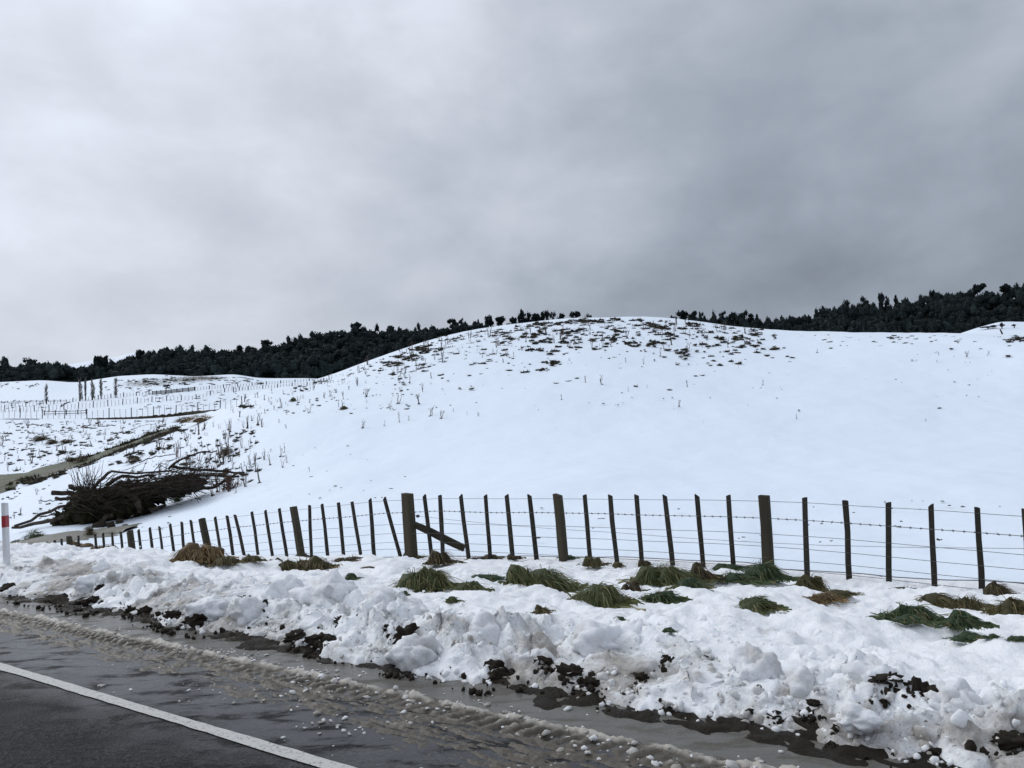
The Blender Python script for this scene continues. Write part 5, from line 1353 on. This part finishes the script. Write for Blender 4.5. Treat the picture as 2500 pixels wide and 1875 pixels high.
def bank(pts, hpx, label, name, cat, mat):
    G = np.array([hit(*p_) for p_ in pts]); base = np.arange(len(G)); s_ = np.linspace(0, len(G) - 1, 120)
    c = np.stack([pchip(base, G[:, i], s_) for i in range(3)], 1); hh_ = pchip(base, hpx, s_) * c[:, 1] / F
    V = []
    for i in range(120):
        for u in np.linspace(-1, 1, 9):
            V.append((c[i, 0], c[i, 1] + u * hh_[i] * .9, c[i, 2] - .1 + hh_[i] * (math.cos(u * math.pi / 2) ** .7) * (1 + .35 * float(noise(s_[i] * 6, u * 2., 9)))))
    V = np.array(V); ob(name, mesh_np(name, V, fix_up(V, grid_faces(120, 9))), mat, None, label, cat)
bank([(205, 1023), (250, 1024), (300, 1023.5), (350, 1022), (400, 1019), (450, 1014), (490, 1009), (525, 1004), (545, 1000)], [2, 5, 6, 7, 8, 9, 8, 6, 2], 'long dark earth bank under the nearest valley fence', 'earth_bank', 'bank', MAT['tuft'])
bank([(0, 1023.5), (40, 1024), (90, 1024), (105, 1023)], [2, 3, 3, 1], 'short thin dark bank at the far left fence', 'earth_bank', 'bank', MAT['tuft'])
bank([(145, 994), (152, 991), (160, 986), (167, 983.5), (175, 982)], [1, 3, 3.5, 3, 1], 'small curved dark lip below the poplars', 'earth_bank', 'bank', MAT['tuft'])

# ------------------------------------------------------------------ bare poplars and small trees of the valley
def poplar(px, top, foot, wpx, label, fork=False):
    g = hit(px, foot); k = px2m(g); H = (foot - top) * k; W = wpx * k / 2
    r = np.random.default_rng(int(px)); root = ob('poplar_tree', None, None, None, label, 'poplar', 'bare poplars in the valley', None, tuple(g))
    b = MB()
    stems = [(0, 1.0)] + ([(W * .9, .72)] if fork else [])
    for ox, hf in stems: b.tube([(0, 0, -.2), (ox * .6, 0, H * .25), (ox, 0, H * .96 * hf)], [.15, .10, .02], 6)
    ob('trunk', b.build('trunk'), MAT['bark'], root)
    b = MB()
    for i in range(120):
        ox, hf = stems[0] if (not fork or r.uniform() < .65) else stems[1]
        z0 = H * hf * r.uniform(.06, .82); an = r.uniform(0, 6.28)
        prof = math.sin(math.pi * min(1, (z0 / (H * hf)) * .75 + .22)) ** .7
        L_ = H * r.uniform(.10, .24); w_ = W * prof * r.uniform(.35, 1.0)
        p0 = np.array([ox, 0, z0]); p2 = p0 + np.array([math.cos(an) * w_, math.sin(an) * w_, L_])
        b.tube([p0, p0 * .4 + p2 * .6 + np.array([math.cos(an), math.sin(an), 0]) * w_ * .25, p2], [.05, .035, .015], 3)
    ob('crown', b.build('crown', False), MAT['poplar'], root)
poplar(113, 937, 986, 11, 'bare poplar standing apart on the left'); poplar(195, 921, 979, 10, 'forked bare poplar, leftmost of the row of five', True); poplar(209, 921, 977, 7, 'thinnest bare poplar, second in the row of five')
poplar(225, 922, 977, 10, 'bare poplar in the middle of the row of five', True); poplar(247, 921, 974, 11, 'bare poplar, fourth in the row of five'); poplar(283, 919, 971, 13, 'broadest bare poplar at the right end of the row of five')
def small_tree(px, foot, w, h, label, airy=False, name='small_tree'):
    g = hit(px, foot); k = px2m(g); W, H = w * k / 2, h * k
    root = ob(name, None, None, None, label, 'tree', None, None, tuple(g))
    b = MB(); b.tube([(0, 0, -.2), (.05, 0, H * .35), (.1, 0, H * .7)], [.12, .1, .05], 5)
    for an in (0.3, 2.1, 3.6, 5.0): b.tube([(.05, 0, H * .35), (math.cos(an) * W * .6, math.sin(an) * W * .6, H * .7)], [.07, .03], 4)
    ob('trunk', b.build('trunk'), MAT['bark'], root)
    V, T = crown(int(px), 260, .55 if airy else .8, .2, (W, W, H * .38), 7); V[:, 2] += H * .62
    ob('crown', mesh_np('crown', V, T, False), MAT['leaf'], root)
small_tree(405, 956, 17, 17, 'small dark leaning tree behind the stockyard rails', True)
small_tree(2412, 804, 34, 9, 'low dark shrub hedge on the small white rise at right', False, 'shrub'); small_tree(2446, 803, 14, 16, 'dark leaning bush on the small white rise at right', True, 'shrub'); small_tree(2476, 801, 11, 11, 'small round bush at the right end of the white rise', False, 'shrub')
g = hit(2448, 816)
b = MB(); k = px2m(g); b.tube([(0, 0, -.2), (-.2, 0, 5 * k), (-.45, 0, 13 * k)], [.16, .15, .11], 6)
ob('tree_stump', b.build('tree_stump'), MAT['branch'], None, 'pale snapped stump below the bushes at far right', 'stump', None, None, tuple(g))
